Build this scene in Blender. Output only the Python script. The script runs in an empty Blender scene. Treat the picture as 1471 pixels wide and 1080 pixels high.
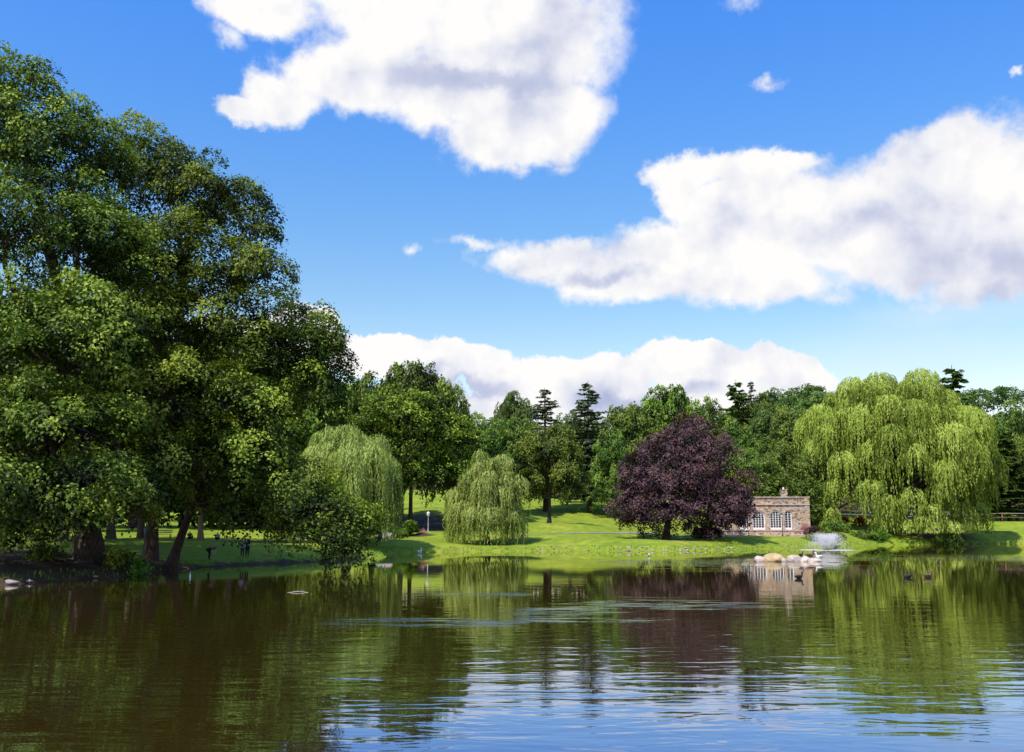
import bpy, bmesh, math, random
import numpy as np
from mathutils import Vector, Matrix
random.seed(7)
RNG = np.random.default_rng(7)
PI = math.pi
sc = bpy.context.scene
COL = sc.collection

# ------------------------------------------------------------------ camera
F_PX, PX0, PY0, HOR, EYE = 1400.0, 735.5, 540.0, 756.0, 2.6
PITCH = math.atan((HOR - PY0) / F_PX)
cp, sp = math.cos(PITCH), math.sin(PITCH)
cam = bpy.data.cameras.new('camera'); cam_o = bpy.data.objects.new('camera', cam)
COL.objects.link(cam_o); sc.camera = cam_o
cam.sensor_fit = 'HORIZONTAL'; cam.sensor_width = 36.0
cam.lens = 36.0 * F_PX / 1471.0
cam.clip_start = 0.1; cam.clip_end = 9000
cam_o.location = (0, 0, EYE); cam_o.rotation_euler = (PI / 2 + PITCH, 0, 0)

def ray(px, py):
    a = (px - PX0) / F_PX; b = (PY0 - py) / F_PX
    return Vector((a, cp - b * sp, sp + b * cp))
def at(px, py, Y):
    d = ray(px, py); t = Y / d.y
    return Vector((d.x * t, Y, EYE + d.z * t))
def water_at(px, py, z=0.0):
    d = ray(px, py); t = (z - EYE) / d.z
    return Vector((d.x * t, d.y * t, z))
def ppm(Y): return F_PX / Y          # pixels per metre at depth Y

# ------------------------------------------------------------------ object helpers
def tag(o, label=None, cat=None, group=None, kind=None):
    if label: o['label'] = label
    if cat: o['category'] = cat
    if group: o['group'] = group
    if kind: o['kind'] = kind
    return o
def thing(name, label, cat, loc=(0, 0, 0), rz=0, group=None):
    o = bpy.data.objects.new(name, None); COL.objects.link(o)
    o.empty_display_size = 0.3
    o.location = loc; o.rotation_euler = (0, 0, rz)
    return tag(o, label, cat, group)
def link(name, me, parent=None, loc=None):
    o = bpy.data.objects.new(name, me); COL.objects.link(o)
    if parent is not None: o.parent = parent
    if loc is not None: o.location = loc
    return o
def dup(root, label, loc, rz=0, scale=(1, 1, 1), group=None):
    r = root.copy(); COL.objects.link(r)
    r.location = loc; r.rotation_euler = (0, 0, rz); r.scale = scale
    r['label'] = label
    if group: r['group'] = group
    for ch in list(root.children):
        c = ch.copy(); COL.objects.link(c); c.parent = r
        for g in ch.children:
            d = g.copy(); COL.objects.link(d); d.parent = c
    return r

def np_mesh(name, V, Fq, mat, tint=None, smooth=False):
    """V (n,3), Fq (m,4) quads"""
    me = bpy.data.meshes.new(name)
    V = np.asarray(V, dtype=np.float32); Fq = np.asarray(Fq, dtype=np.int32)
    n, m = len(V), len(Fq)
    me.vertices.add(n); me.vertices.foreach_set('co', V.ravel())
    me.loops.add(m * 4); me.loops.foreach_set('vertex_index', Fq.ravel())
    me.polygons.add(m); me.polygons.foreach_set('loop_start', np.arange(0, m * 4, 4, dtype=np.int32))
    if smooth: me.polygons.foreach_set('use_smooth', np.ones(m, dtype=bool))
    if tint is not None:
        a = me.attributes.new('tint', 'FLOAT', 'POINT')
        a.data.foreach_set('value', np.asarray(tint, dtype=np.float32))
    me.update(calc_edges=True)
    me.materials.append(mat)
    return me

class Geo:
    """collects tubes / quads into one mesh"""
    def __init__(self): self.V = []; self.F = []; self.T = []; self.n = 0
    def add(self, V, F, t=0.5):
        V = np.asarray(V, float); F = np.asarray(F, int)
        self.V.append(V); self.F.append(F + self.n)
        self.T.append(np.full(len(V), t) if np.isscalar(t) else t); self.n += len(V)
    def tube(self, P, R, sides=6, t=0.5, flat=1.0):
        P = np.asarray(P, float); K = len(P); R = np.asarray(R, float)
        T = np.gradient(P, axis=0); T /= (np.linalg.norm(T, axis=1, keepdims=True) + 1e-9)
        ref = np.array([0.0, 0, 1.0]) if abs(T[:, 2]).mean() < 0.9 else np.array([0.0, 1.0, 0])
        A = np.cross(T, ref); A /= (np.linalg.norm(A, axis=1, keepdims=True) + 1e-9)
        B = np.cross(T, A)
        th = np.arange(sides) * 2 * PI / sides
        V = (P[:, None] + R[:, None, None] * (np.cos(th)[None, :, None] * A[:, None] + flat * np.sin(th)[None, :, None] * B[:, None])).reshape(-1, 3)
        i = np.arange(K - 1)[:, None] * sides; j = np.arange(sides)[None]; j2 = (j + 1) % sides
        F = np.stack([i + j, i + j2, i + sides + j2, i + sides + j], -1).reshape(-1, 4)
        self.add(V, F, t)
    def box(self, c, s, t=0.5, rz=0):
        x, y, z = [k / 2 for k in s]
        V = np.array([[a, b, d] for d in (-z, z) for a, b in ((-x, -y), (x, -y), (x, y), (-x, y))])
        if rz:
            ca, sa = math.cos(rz), math.sin(rz)
            V = np.stack([V[:, 0] * ca - V[:, 1] * sa, V[:, 0] * sa + V[:, 1] * ca, V[:, 2]], 1)
        V = V + np.array(c)
        self.add(V, [[3, 2, 1, 0], [4, 5, 6, 7], [0, 1, 5, 4], [1, 2, 6, 5], [2, 3, 7, 6], [3, 0, 4, 7]], t)
    def mesh(self, name, mat, smooth=True):
        return np_mesh(name, np.concatenate(self.V), np.concatenate(self.F), mat, np.concatenate(self.T), smooth)

def bm_mesh(name, bm, mat, smooth=False):
    me = bpy.data.meshes.new(name); bm.to_mesh(me); bm.free()
    if smooth:
        for p in me.polygons: p.use_smooth = True
    me.materials.append(mat); return me

# ------------------------------------------------------------------ materials
class NT:
    def __init__(self, tree): self.t = tree; self.n = tree.nodes; self.l = tree.links
    def node(self, typ, **kw):
        n = self.n.new(typ)
        for k, v in kw.items(): setattr(n, k, v)
        return n
    def put(self, sock, v):
        if isinstance(v, bpy.types.NodeSocket): self.l.new(v, sock)
        elif v is not None: sock.default_value = v
    def math(self, op, a, b=None, c=None, clamp=False):
        n = self.node('ShaderNodeMath', operation=op, use_clamp=clamp)
        self.put(n.inputs[0], a)
        if b is not None: self.put(n.inputs[1], b)
        if c is not None: self.put(n.inputs[2], c)
        return n.outputs[0]
    def vmath(self, op, a, b=None, out=0):
        n = self.node('ShaderNodeVectorMath', operation=op)
        self.put(n.inputs[0], a)
        if b is not None: self.put(n.inputs[1], b)
        return n.outputs[out]
    def noise(self, vec, scale, detail=4, rough=0.5, dist=0.0, out='Fac'):
        n = self.node('ShaderNodeTexNoise'); self.put(n.inputs['Vector'], vec)
        n.inputs['Scale'].default_value = scale; n.inputs['Detail'].default_value = detail
        n.inputs['Roughness'].default_value = rough; n.inputs['Distortion'].default_value = dist
        return n.outputs[out]
    def ramp(self, fac, stops, interp='LINEAR'):
        n = self.node('ShaderNodeValToRGB'); n.color_ramp.interpolation = interp
        e = n.color_ramp.elements
        while len(e) < len(stops): e.new(0.5)
        for el, (p, c) in zip(e, stops):
            el.position = p; el.color = (*c, 1) if len(c) == 3 else c
        self.put(n.inputs[0], fac); return n.outputs[0]
    def mix(self, fac, a, b, blend='MIX'):
        n = self.node('ShaderNodeMix', data_type='RGBA', blend_type=blend)
        self.put(n.inputs[0], fac)
        for s, v in ((n.inputs[6], a), (n.inputs[7], b)):
            self.put(s, (*v, 1) if isinstance(v, tuple) and len(v) == 3 else v)
        return n.outputs[2]
    def smooth(self, v, lo, hi, a=0.0, b=1.0):
        n = self.node('ShaderNodeMapRange', interpolation_type='SMOOTHSTEP')
        self.put(n.inputs[0], v)
        for k, q in zip((1, 2, 3, 4), (lo, hi, a, b)): n.inputs[k].default_value = q
        return n.outputs[0]
    def bump(self, h, strength=0.5, dist=0.05):
        n = self.node('ShaderNodeBump'); n.inputs['Strength'].default_value = strength
        n.inputs['Distance'].default_value = dist; self.put(n.inputs['Height'], h); return n.outputs[0]

def new_mat(name):
    m = bpy.data.materials.new(name); m.use_nodes = True
    m.node_tree.nodes.clear(); return m, NT(m.node_tree)
def finish(m, nt, shader):
    o = nt.node('ShaderNodeOutputMaterial'); nt.l.new(shader, o.inputs['Surface']); return m
def principled(nt, color, rough=0.7, normal=None, spec=0.3, metal=0.0):
    p = nt.node('ShaderNodeBsdfPrincipled')
    nt.put(p.inputs['Base Color'], (*color, 1) if isinstance(color, tuple) and len(color) == 3 else color)
    nt.put(p.inputs['Roughness'], rough); p.inputs['Specular IOR Level'].default_value = spec
    p.inputs['Metallic'].default_value = metal
    if normal is not None: nt.l.new(normal, p.inputs['Normal'])
    return p.outputs[0]
def simple_mat(name, c, rough=0.6, var=0.25, scale=8.0, spec=0.3, metal=0.0):
    m, nt = new_mat(name)
    g = nt.node('ShaderNodeTexCoord').outputs['Object']
    n = nt.noise(g, scale, 5, 0.6)
    lo = tuple(k * (1 - var) for k in c); hi = tuple(min(1, k * (1 + var)) for k in c)
    col = nt.ramp(n, [(0.3, lo), (0.7, hi)])
    return finish(m, nt, principled(nt, col, rough, nt.bump(n, 0.3, 0.02), spec, metal))
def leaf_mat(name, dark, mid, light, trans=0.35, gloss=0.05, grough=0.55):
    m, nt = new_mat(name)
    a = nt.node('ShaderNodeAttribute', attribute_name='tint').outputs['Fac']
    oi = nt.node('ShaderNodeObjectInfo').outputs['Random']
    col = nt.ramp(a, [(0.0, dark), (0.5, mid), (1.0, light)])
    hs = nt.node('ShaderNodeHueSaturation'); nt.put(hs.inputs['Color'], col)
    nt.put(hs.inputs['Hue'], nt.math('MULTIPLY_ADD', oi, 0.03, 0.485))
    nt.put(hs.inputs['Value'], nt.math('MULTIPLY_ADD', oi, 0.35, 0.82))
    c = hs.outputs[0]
    d = nt.node('ShaderNodeBsdfDiffuse'); nt.put(d.inputs[0], c)
    t = nt.node('ShaderNodeBsdfTranslucent'); nt.put(t.inputs[0], nt.mix(1.0, c, (1.0, 1.05, 0.55), 'MULTIPLY'))
    g = nt.node('ShaderNodeBsdfGlossy'); g.inputs['Roughness'].default_value = grough
    g.inputs[0].default_value = (1, 1, 1, 1)
    m1 = nt.node('ShaderNodeMixShader'); m1.inputs[0].default_value = trans
    nt.l.new(d.outputs[0], m1.inputs[1]); nt.l.new(t.outputs[0], m1.inputs[2])
    m2 = nt.node('ShaderNodeMixShader'); m2.inputs[0].default_value = gloss
    nt.l.new(m1.outputs[0], m2.inputs[1]); nt.l.new(g.outputs[0], m2.inputs[2])
    return finish(m, nt, m2.outputs[0])
def bark_mat(name, a, b):
    m, nt = new_mat(name)
    g = nt.node('ShaderNodeTexCoord').outputs['Object']
    mp = nt.node('ShaderNodeMapping'); mp.inputs['Scale'].default_value = (5, 5, 1.2); nt.put(mp.inputs[0], g)
    n = nt.noise(mp.outputs[0], 2.5, 6, 0.65, 0.6)
    return finish(m, nt, principled(nt, nt.ramp(n, [(0.3, a), (0.7, b)]), 0.9, nt.bump(n, 0.8, 0.06), 0.15))

M = {}
M['oak'] = leaf_mat('oak_leaf', (0.014, 0.026, 0.004), (0.110, 0.180, 0.016), (0.320, 0.430, 0.042), 0.22, 0.015)
M['maple'] = leaf_mat('maple_leaf', (0.016, 0.028, 0.005), (0.120, 0.185, 0.018), (0.370, 0.440, 0.055), 0.22, 0.015)
M['park'] = leaf_mat('park_tree_leaf', (0.028, 0.055, 0.012), (0.130, 0.205, 0.030), (0.270, 0.350, 0.052), 0.28, 0.01)
M['far'] = leaf_mat('far_leaf', (0.036, 0.068, 0.022), (0.110, 0.175, 0.044), (0.190, 0.260, 0.066), 0.25, 0.0)
M['willow'] = leaf_mat('willow_leaf', (0.120, 0.165, 0.020), (0.390, 0.500, 0.070), (0.640, 0.740, 0.170), 0.42, 0.01)
M['willow2'] = leaf_mat('weeping_willow_leaf', (0.130, 0.175, 0.030), (0.380, 0.470, 0.100), (0.600, 0.680, 0.200), 0.38, 0.01)
M['beech'] = leaf_mat('copper_beech_leaf', (0.018, 0.009, 0.012), (0.085, 0.042, 0.045), (0.215, 0.115, 0.100), 0.2, 0.02)
M['spruce'] = leaf_mat('spruce_needle', (0.060, 0.090, 0.046), (0.120, 0.165, 0.085), (0.18, 0.22, 0.12), 0.25, 0.0)
M['pine'] = leaf_mat('pine_needle', (0.045, 0.090, 0.024), (0.095, 0.165, 0.040), (0.15, 0.23, 0.055), 0.25, 0.0)
M['yellowbush'] = leaf_mat('yellow_shrub_leaf', (0.12, 0.15, 0.015), (0.26, 0.30, 0.03), (0.40, 0.42, 0.06), 0.3, 0.0)
M['bush'] = leaf_mat('shrub_leaf', (0.05, 0.12, 0.012), (0.12, 0.25, 0.022), (0.21, 0.36, 0.04), 0.3, 0.01)
M['bark'] = bark_mat('bark', (0.035, 0.026, 0.022), (0.11, 0.085, 0.07))
M['bark_pale'] = bark_mat('pale_bark', (0.10, 0.08, 0.06), (0.28, 0.22, 0.17))

# ground
m, nt = new_mat('lawn')
pos = nt.node('ShaderNodeNewGeometry').outputs['Position']
att = nt.node('ShaderNodeAttribute', attribute_name='dirt_shade').outputs['Fac']
n1 = nt.noise(pos, 0.13, 6, 0.7); n2 = nt.noise(pos, 0.9, 6, 0.65); n3 = nt.noise(pos, 6.0, 4, 0.7)
g1 = nt.ramp(n1, [(0.30, (0.200, 0.285, 0.022)), (0.52, (0.275, 0.345, 0.030)), (0.74, (0.370, 0.375, 0.065))])
g2 = nt.mix(nt.smooth(n2, 0.35, 0.7), (0.62, 0.72, 0.6), (1.14, 1.08, 1.05))
g = nt.mix(1.0, g1, g2, 'MULTIPLY')
g = nt.mix(nt.smooth(n3, 0.4, 0.75, 0.0, 0.35), g, (0.20, 0.22, 0.05))
n4 = nt.noise(pos, 2.3, 5, 0.7)
g = nt.mix(nt.smooth(n4, 0.50, 0.68, 0.0, 0.45), g, (0.115, 0.185, 0.018))
g = nt.mix(nt.smooth(n4, 0.44, 0.30, 0.0, 0.35), g, (0.40, 0.40, 0.10))
soil_shade = nt.ramp(n2, [(0.3, (0.040, 0.026, 0.018)), (0.55, (0.085, 0.055, 0.036)), (0.75, (0.16, 0.11, 0.07))])
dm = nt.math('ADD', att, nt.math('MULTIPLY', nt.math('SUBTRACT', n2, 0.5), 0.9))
colr = nt.mix(nt.smooth(dm, 0.35, 0.65), g, soil_shade)  # earth colour for bare ground and for shade painted onto the grass
hh = nt.math('ADD', nt.math('MULTIPLY', n3, 0.4), n2)
M['lawn'] = finish(m, nt, principled(nt, colr, 0.95, nt.bump(hh, 0.7, 0.12), 0.1))
M['path'] = simple_mat('path_gravel', (0.30, 0.26, 0.23), 0.9, 0.25, 3)

# water
m, nt = new_mat('pond_water')
pos = nt.node('ShaderNodeNewGeometry').outputs['Position']
sep = nt.node('ShaderNodeSeparateXYZ'); nt.put(sep.inputs[0], pos)
X, Y_ = sep.outputs[0], sep.outputs[1]
def wnoise(sx, sy, detail, rough=0.5, off=0.0, rz=0.0, dist=0.0):
    mp = nt.node('ShaderNodeMapping'); nt.put(mp.inputs[0], pos)
    mp.inputs['Location'].default_value = (off, off * 1.7, off)
    mp.inputs['Rotation'].default_value = (0, 0, rz); mp.inputs['Scale'].default_value = (sx, sy, 1)
    return nt.noise(mp.outputs[0], 1.0, detail, rough, dist)
big = wnoise(0.34, 1.0, 3, 0.5, 3.1, 0.05, 0.8)
mid = wnoise(0.85, 2.3, 2, 0.5, 9.3, -0.16, 0.6)
fin = wnoise(2.4, 4.6, 3, 0.65, 5.7, 0.2, 0.3)
near = nt.math('MULTIPLY', nt.smooth(Y_, 18, 40, 1.0, 0.0), nt.smooth(Y_, 9, 16, 0.25, 1.0))
far = nt.smooth(Y_, 26, 75, 1.0, 0.16)
def patch(px, py, hw, py0, py1, rot=0.0):
    c = water_at(px, py); a = water_at(px - hw, py); t0 = water_at(px, py0); t1 = water_at(px, py1)
    v = nt.vmath('SUBTRACT', pos, (c.x, c.y, 0.0))
    r = nt.node('ShaderNodeVectorRotate', rotation_type='Z_AXIS'); nt.put(r.inputs['Vector'], v); r.inputs['Angle'].default_value = rot
    v = nt.vmath('MULTIPLY', r.outputs[0], (1 / (c.x - a.x), 2 / (t0.y - t1.y), 0.0))
    L = nt.vmath('LENGTH', v, out=1)
    return L
pn = wnoise(0.05, 0.35, 4, 0.6, 1.3)
ps = []
for args in ((640, 893, 190, 884, 902, 0.0), (800, 880, 190, 868, 897, 0.0), (940, 866, 150, 852, 876, 0.0), (700, 852, 130, 848, 857, 0.0),
             (1020, 808, 200, 800, 818, 0), (1440, 803, 130, 796, 811, 0), (1290, 803, 120, 799, 807, 0)):
    L = patch(*args)
    ps.append(nt.smooth(nt.math('ADD', L, nt.math('MULTIPLY', nt.math('SUBTRACT', pn, 0.5), 3.2)), 0.35, 0.95, 1.0, 0.0))
pm = ps[0]
for q in ps[1:]: pm = nt.math('MAXIMUM', pm, q)
pm = nt.math('MULTIPLY', pm, nt.smooth(wnoise(0.55, 3.4, 4, 0.7, 7.7, 0.04), 0.50, 0.66, 0.0, 0.7))
h = nt.math('MULTIPLY', big, nt.math('MULTIPLY_ADD', near, 0.0100, 0.0045))
h = nt.math('ADD', h, nt.math('MULTIPLY', mid, nt.math('MULTIPLY_ADD', near, 0.0048, 0.0016)))
h = nt.math('MULTIPLY', h, far)
h = nt.math('ADD', h, nt.math('MULTIPLY', fin, nt.math('MULTIPLY_ADD', pm, 0.022, 0.0003)))
bp = nt.node('ShaderNodeBump'); bp.inputs['Strength'].default_value = 1.0; bp.inputs['Distance'].default_value = 1.0
nt.put(bp.inputs['Height'], h)
murk = nt.ramp(nt.noise(pos, 0.05, 3), [(0.35, (0.044, 0.028, 0.005)), (0.65, (0.068, 0.044, 0.008))])
fr = nt.node('ShaderNodeFresnel'); fr.inputs['IOR'].default_value = 1.34; nt.l.new(bp.outputs[0], fr.inputs['Normal'])
fac = nt.math('POWER', fr.outputs[0], 0.38)
gl = nt.node('ShaderNodeBsdfGlossy'); nt.put(gl.inputs['Roughness'], 0.02); nt.l.new(bp.outputs[0], gl.inputs['Normal'])
nt.put(gl.inputs['Color'], nt.ramp(fr.outputs[0], [(0.26, (0.42, 0.62, 1.0)), (0.46, (0.80, 0.86, 1.0)), (0.60, (1.0, 0.97, 0.88))]))
df = nt.node('ShaderNodeBsdfDiffuse'); nt.put(df.inputs[0], murk)
mx = nt.node('ShaderNodeMixShader'); nt.put(mx.inputs[0], fac); nt.l.new(df.outputs[0], mx.inputs[1]); nt.l.new(gl.outputs[0], mx.inputs[2])
M['water'] = finish(m, nt, mx.outputs[0])

# masonry
m, nt = new_mat('fieldstone')
g = nt.node('ShaderNodeTexCoord').outputs['Object']
mp = nt.node('ShaderNodeMapping'); mp.inputs['Scale'].default_value = (2.6, 2.6, 4.2); nt.put(mp.inputs[0], g)
wv = nt.vmath('ADD', mp.outputs[0], nt.vmath('MULTIPLY', nt.noise(mp.outputs[0], 1.5, 3, out='Color'), (0.5, 0.5, 0.4)))
vo = nt.node('ShaderNodeTexVoronoi'); nt.put(vo.inputs['Vector'], wv); vo.inputs['Scale'].default_value = 1.0
ve = nt.node('ShaderNodeTexVoronoi', feature='DISTANCE_TO_EDGE'); nt.put(ve.inputs['Vector'], wv); ve.inputs['Scale'].default_value = 1.0
s2 = nt.node('ShaderNodeSeparateColor'); nt.put(s2.inputs[0], vo.outputs['Color'])
stc = nt.ramp(s2.outputs[0], [(0.0, (0.26, 0.16, 0.10)), (0.25, (0.56, 0.37, 0.20)), (0.45, (0.48, 0.38, 0.31)), (0.62, (0.70, 0.50, 0.28)), (0.8, (0.54, 0.45, 0.38)), (1.0, (0.76, 0.64, 0.48))], 'CONSTANT')
stc = nt.mix(nt.smooth(nt.noise(g, 9, 5), 0.35, 0.8, 0, 0.35), stc, (0.24, 0.17, 0.12))
stc = nt.mix(nt.smooth(ve.outputs['Distance'], 0.02, 0.07, 1, 0), stc, (0.46, 0.38, 0.30))
M['stone'] = finish(m, nt, principled(nt, stc, 0.9, nt.bump(nt.smooth(ve.outputs['Distance'], 0, 0.15), 0.8, 0.05), 0.15))
M['coping'] = simple_mat('coping_stone', (0.56, 0.47, 0.38), 0.85, 0.2, 4)
M['white'] = simple_mat('white_paint', (0.78, 0.77, 0.74), 0.5, 0.06, 3)
M['terrace'] = simple_mat('terrace_stone', (0.52, 0.38, 0.31), 0.9, 0.3, 5)
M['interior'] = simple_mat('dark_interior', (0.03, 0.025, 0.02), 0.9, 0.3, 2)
m, nt = new_mat('window_glass')
M['glass'] = finish(m, nt, principled(nt, (0.012, 0.014, 0.016), 0.15, None, 0.25))
M['iron'] = simple_mat('dark_iron', (0.03, 0.035, 0.035), 0.5, 0.3, 6, 0.4, 0.3)
M['post'] = simple_mat('galvanised_post', (0.38, 0.40, 0.40), 0.5, 0.15, 6, 0.4, 0.2)
M['lampglass'] = simple_mat('lamp_glass', (0.80, 0.80, 0.82), 0.3, 0.04, 3)
M['wood'] = simple_mat('brown_wood', (0.24, 0.11, 0.06), 0.8, 0.3, 3)
M['rail'] = simple_mat('weathered_rail', (0.40, 0.33, 0.28), 0.8, 0.2, 3)
M['rock_tan'] = simple_mat('tan_rock', (0.52, 0.38, 0.19), 0.9, 0.3, 1.6)
M['rock_pale'] = simple_mat('pale_rock', (0.56, 0.46, 0.38), 0.9, 0.3, 1.6)
M['rock_grey'] = simple_mat('grey_rock', (0.30, 0.25, 0.24), 0.9, 0.4, 1.3)
M['pebble'] = simple_mat('shore_stone', (0.40, 0.35, 0.23), 0.9, 0.35, 2)
M['duck_brown'] = simple_mat('brown_feathers', (0.16, 0.10, 0.06), 0.8, 0.35, 14)
M['duck_dark'] = simple_mat('dark_feathers', (0.035, 0.03, 0.028), 0.7, 0.4, 14)
M['duck_white'] = simple_mat('white_feathers', (0.75, 0.74, 0.70), 0.8, 0.05, 14)
M['bill'] = simple_mat('orange_bill', (0.55, 0.26, 0.04), 0.5, 0.1, 14)
M['skin'] = simple_mat('skin', (0.42, 0.25, 0.17), 0.6, 0.08, 9)
M['purple'] = simple_mat('purple_cloth', (0.075, 0.035, 0.12), 0.9, 0.2, 9)
M['darkcloth'] = simple_mat('dark_cloth', (0.018, 0.018, 0.035), 0.9, 0.2, 9)
M['bluecloth'] = simple_mat('pale_blue_cloth', (0.30, 0.38, 0.58), 0.9, 0.1, 9)
M['blackcloth'] = simple_mat('black_cloth', (0.015, 0.014, 0.015), 0.9, 0.2, 9)
M['hair'] = simple_mat('dark_hair', (0.015, 0.011, 0.009), 0.6, 0.2, 20)
M['teal'] = simple_mat('teal_paint', (0.02, 0.12, 0.10), 0.5, 0.15, 4)
M['orange'] = leaf_mat('orange_flower', (0.50, 0.22, 0.02), (0.75, 0.33, 0.02), (0.85, 0.48, 0.04), 0.3, 0.02)
M['pink'] = leaf_mat('pink_flower', (0.35, 0.10, 0.12), (0.55, 0.25, 0.25), (0.70, 0.45, 0.42), 0.3, 0.02)
m, nt = new_mat('spray')
d = nt.node('ShaderNodeBsdfDiffuse'); d.inputs[0].default_value = (0.98, 0.96, 0.92, 1)
tr = nt.node('ShaderNodeBsdfTranslucent'); tr.inputs[0].default_value = (0.98, 0.96, 0.92, 1)
mx = nt.node('ShaderNodeMixShader'); mx.inputs[0].default_value = 0.5
nt.l.new(d.outputs[0], mx.inputs[1]); nt.l.new(tr.outputs[0], mx.inputs[2])
M['spray'] = finish(m, nt, mx.outputs[0])

# ------------------------------------------------------------------ terrain
front = [(-160, 858), (-60, 846), (0, 841), (60, 836), (120, 832), (190, 828), (235, 820), (290, 815), (345, 811.5), (400, 809),
         (450, 807), (500, 805), (540, 802.5), (556, 799.5), (545, 797), (560, 795), (600, 793.5), (660, 792.5), (740, 792), (830, 791),
         (900, 791.5), (960, 792), (1010, 791), (1080, 789), (1150, 787.5), (1190, 786.5), (1225, 784.5), (1270, 783), (1330, 782.5), (1390, 781.5), (1440, 781), (1500, 781)]
SH = [(water_at(a, b).x, water_at(a, b).y) for a, b in front]
LAKE = SH + [(105, 138), (118, 100), (105, 50), (75, 12), (40, -6), (12, -9), (-2, -4.5), (-9, 0), (-16, 8), (-22, 18), (-26, 28)]
LK = np.array(LAKE)
ctrl = [(135, 797, 54), (60, 800, 53), (-200, 800, 50), (220, 796, 62), (245, 801, 60.5), (30, 768, 75), (30, 759, 100), (-200, 757, 100), (150, 757, 112), (250, 758, 112), (350, 760, 112), (430, 764, 112), (0, 757, 118),
        (205, 774, 84), (288, 776, 88), (300, 760, 115), (400, 778, 92), (450, 782, 92), (555, 775, 112), (495, 783, 92), (615, 763, 120),
        (700, 783, 111), (807, 751, 135), (870, 722, 185), (847, 716, 195), (790, 767, 123), (900, 762, 128), (1000, 766, 130), (1100, 762, 137), (1050, 770.5, 126.4), (1100, 770.5, 126.4), (1150, 770.5, 126.4), (1000, 772, 124),
        (1170, 764, 136), (957, 777, 117.5), (1290, 768, 153), (1220, 753, 165), (1441, 749, 178), (1440, 764, 164), (1600, 750, 178),
        (640, 730, 160), (607, 706, 200), (700, 712, 190), (1000, 740, 165), (1150, 740, 165), (760, 700, 230), (950, 700, 230)]
CP = [tuple(at(*c)) for c in ctrl]
CP += [(0, -5, 0.9), (-20, 0, 1.0), (-40, 20, 1.2), (100, 10, 1.2), (130, 100, 2.0), (40, -20, 1.2), (-60, 50, 2.2), (-90, 90, 2.6), (0, -60, 2), (-100, -40, 3), (120, -60, 3),
       (-120, 160, 5), (-60, 200, 7), (-60, 130, 2.6), (-90, 125, 2.8), (-30, 260, 13), (40, 300, 16), (-150, 300, 18), (100, 300, 20), (60, 260, 12), (130, 240, 12)]
CP = np.array(CP)
def sdist(x, y):
    """signed distance to the pond outline, positive on land"""
    P = np.stack([x, y], -1); d = np.full(x.shape, 1e9); inside = np.zeros(x.shape, bool)
    n = len(LK)
    for i in range(n):
        a, b = LK[i], LK[(i + 1) % n]; e = b - a; w = P - a
        t = np.clip((w @ e) / (e @ e), 0, 1)
        q = w - t[..., None] * e
        d = np.minimum(d, np.hypot(q[..., 0], q[..., 1]))
        c = (a[1] > P[..., 1]) != (b[1] > P[..., 1])
        xi = (b[0] - a[0]) * (P[..., 1] - a[1]) / ((b[1] - a[1]) if abs(b[1] - a[1]) > 1e-9 else 1e-9) + a[0]
        inside ^= (c & (P[..., 0] < xi))
    return np.where(inside, -d, d)
def wob(x, y): return (np.sin(x * 1.3 + y * 0.7) + np.sin(x * 0.47 - y * 1.1 + 1.3) + 0.6 * np.sin(x * 2.9 + 2 * np.sin(y * 0.9))) / 2.6
def sstep(t): t = np.clip(t, 0, 1); return t * t * (3 - 2 * t)
HILLS = [(188, 375, 36, 60, 30), (104, 360, 28, 60, 20), (260, 330, 50, 60, 14), (-220, 330, 140, 90, 16), (0, 420, 160, 80, 14)]
def ground_np(x, y):
    x = np.asarray(x, float); y = np.asarray(y, float)
    d = sdist(x, y) + 0.22 * wob(x * 1.6, y * 1.6)
    num = np.zeros(x.shape); den = np.zeros(x.shape)
    for cx, cy, cz in CP:
        w = 1.0 / (((x - cx) ** 2 + (y - cy) ** 2) + 6.0) ** 1.6
        num += w * cz; den += w
    z = np.maximum(num / den, 0.3)
    for hx, hy, sx, sy, hz in HILLS:
        z = z + hz * np.exp(-((x - hx) / sx) ** 2 - ((y - hy) / sy) ** 2)
    z = z + 0.10 * wob(x * 0.35, y * 0.35) * sstep(d / 10) + 0.03 * wob(x * 1.7, y * 1.9)
    lip = 0.24 * sstep(d / 0.7)
    out = lip + (z - 0.24) * sstep((d + 1.0) / 6.5) * (d > 0)
    return np.where(d > 0, out, -1.6 * sstep(-d / 4.0) - 0.12 * sstep(-d / 0.5))
def ground(x, y): return float(ground_np(np.array([x]), np.array([y]))[0])

def axis(core0, core1, step, far, k=1.14):
    a = list(np.arange(core0, core1 + 1e-6, step)); s = step; v = core1
    while v < far: s *= k; v += s; a.append(v)
    s = step; v = core0
    while v > -far: s *= k; v -= s; a.insert(0, v)
    return np.array(a)
xs = axis(-62, 100, 0.7, 3500); ys = axis(36, 200, 0.6, 3500)
GX, GY = np.meshgrid(xs, ys)
GZ = np.zeros(GX.shape)
for i in range(0, GX.shape[0], 40): GZ[i:i + 40] = ground_np(GX[i:i + 40], GY[i:i + 40])
V = np.stack([GX.ravel(), GY.ravel(), GZ.ravel()], 1)
nx, ny = len(xs), len(ys)
I = (np.arange(ny - 1)[:, None] * nx + np.arange(nx - 1)[None]).ravel()
me = np_mesh('ground', V, np.stack([I, I + 1, I + nx + 1, I + nx], 1), M['lawn'], None, True)
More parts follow.
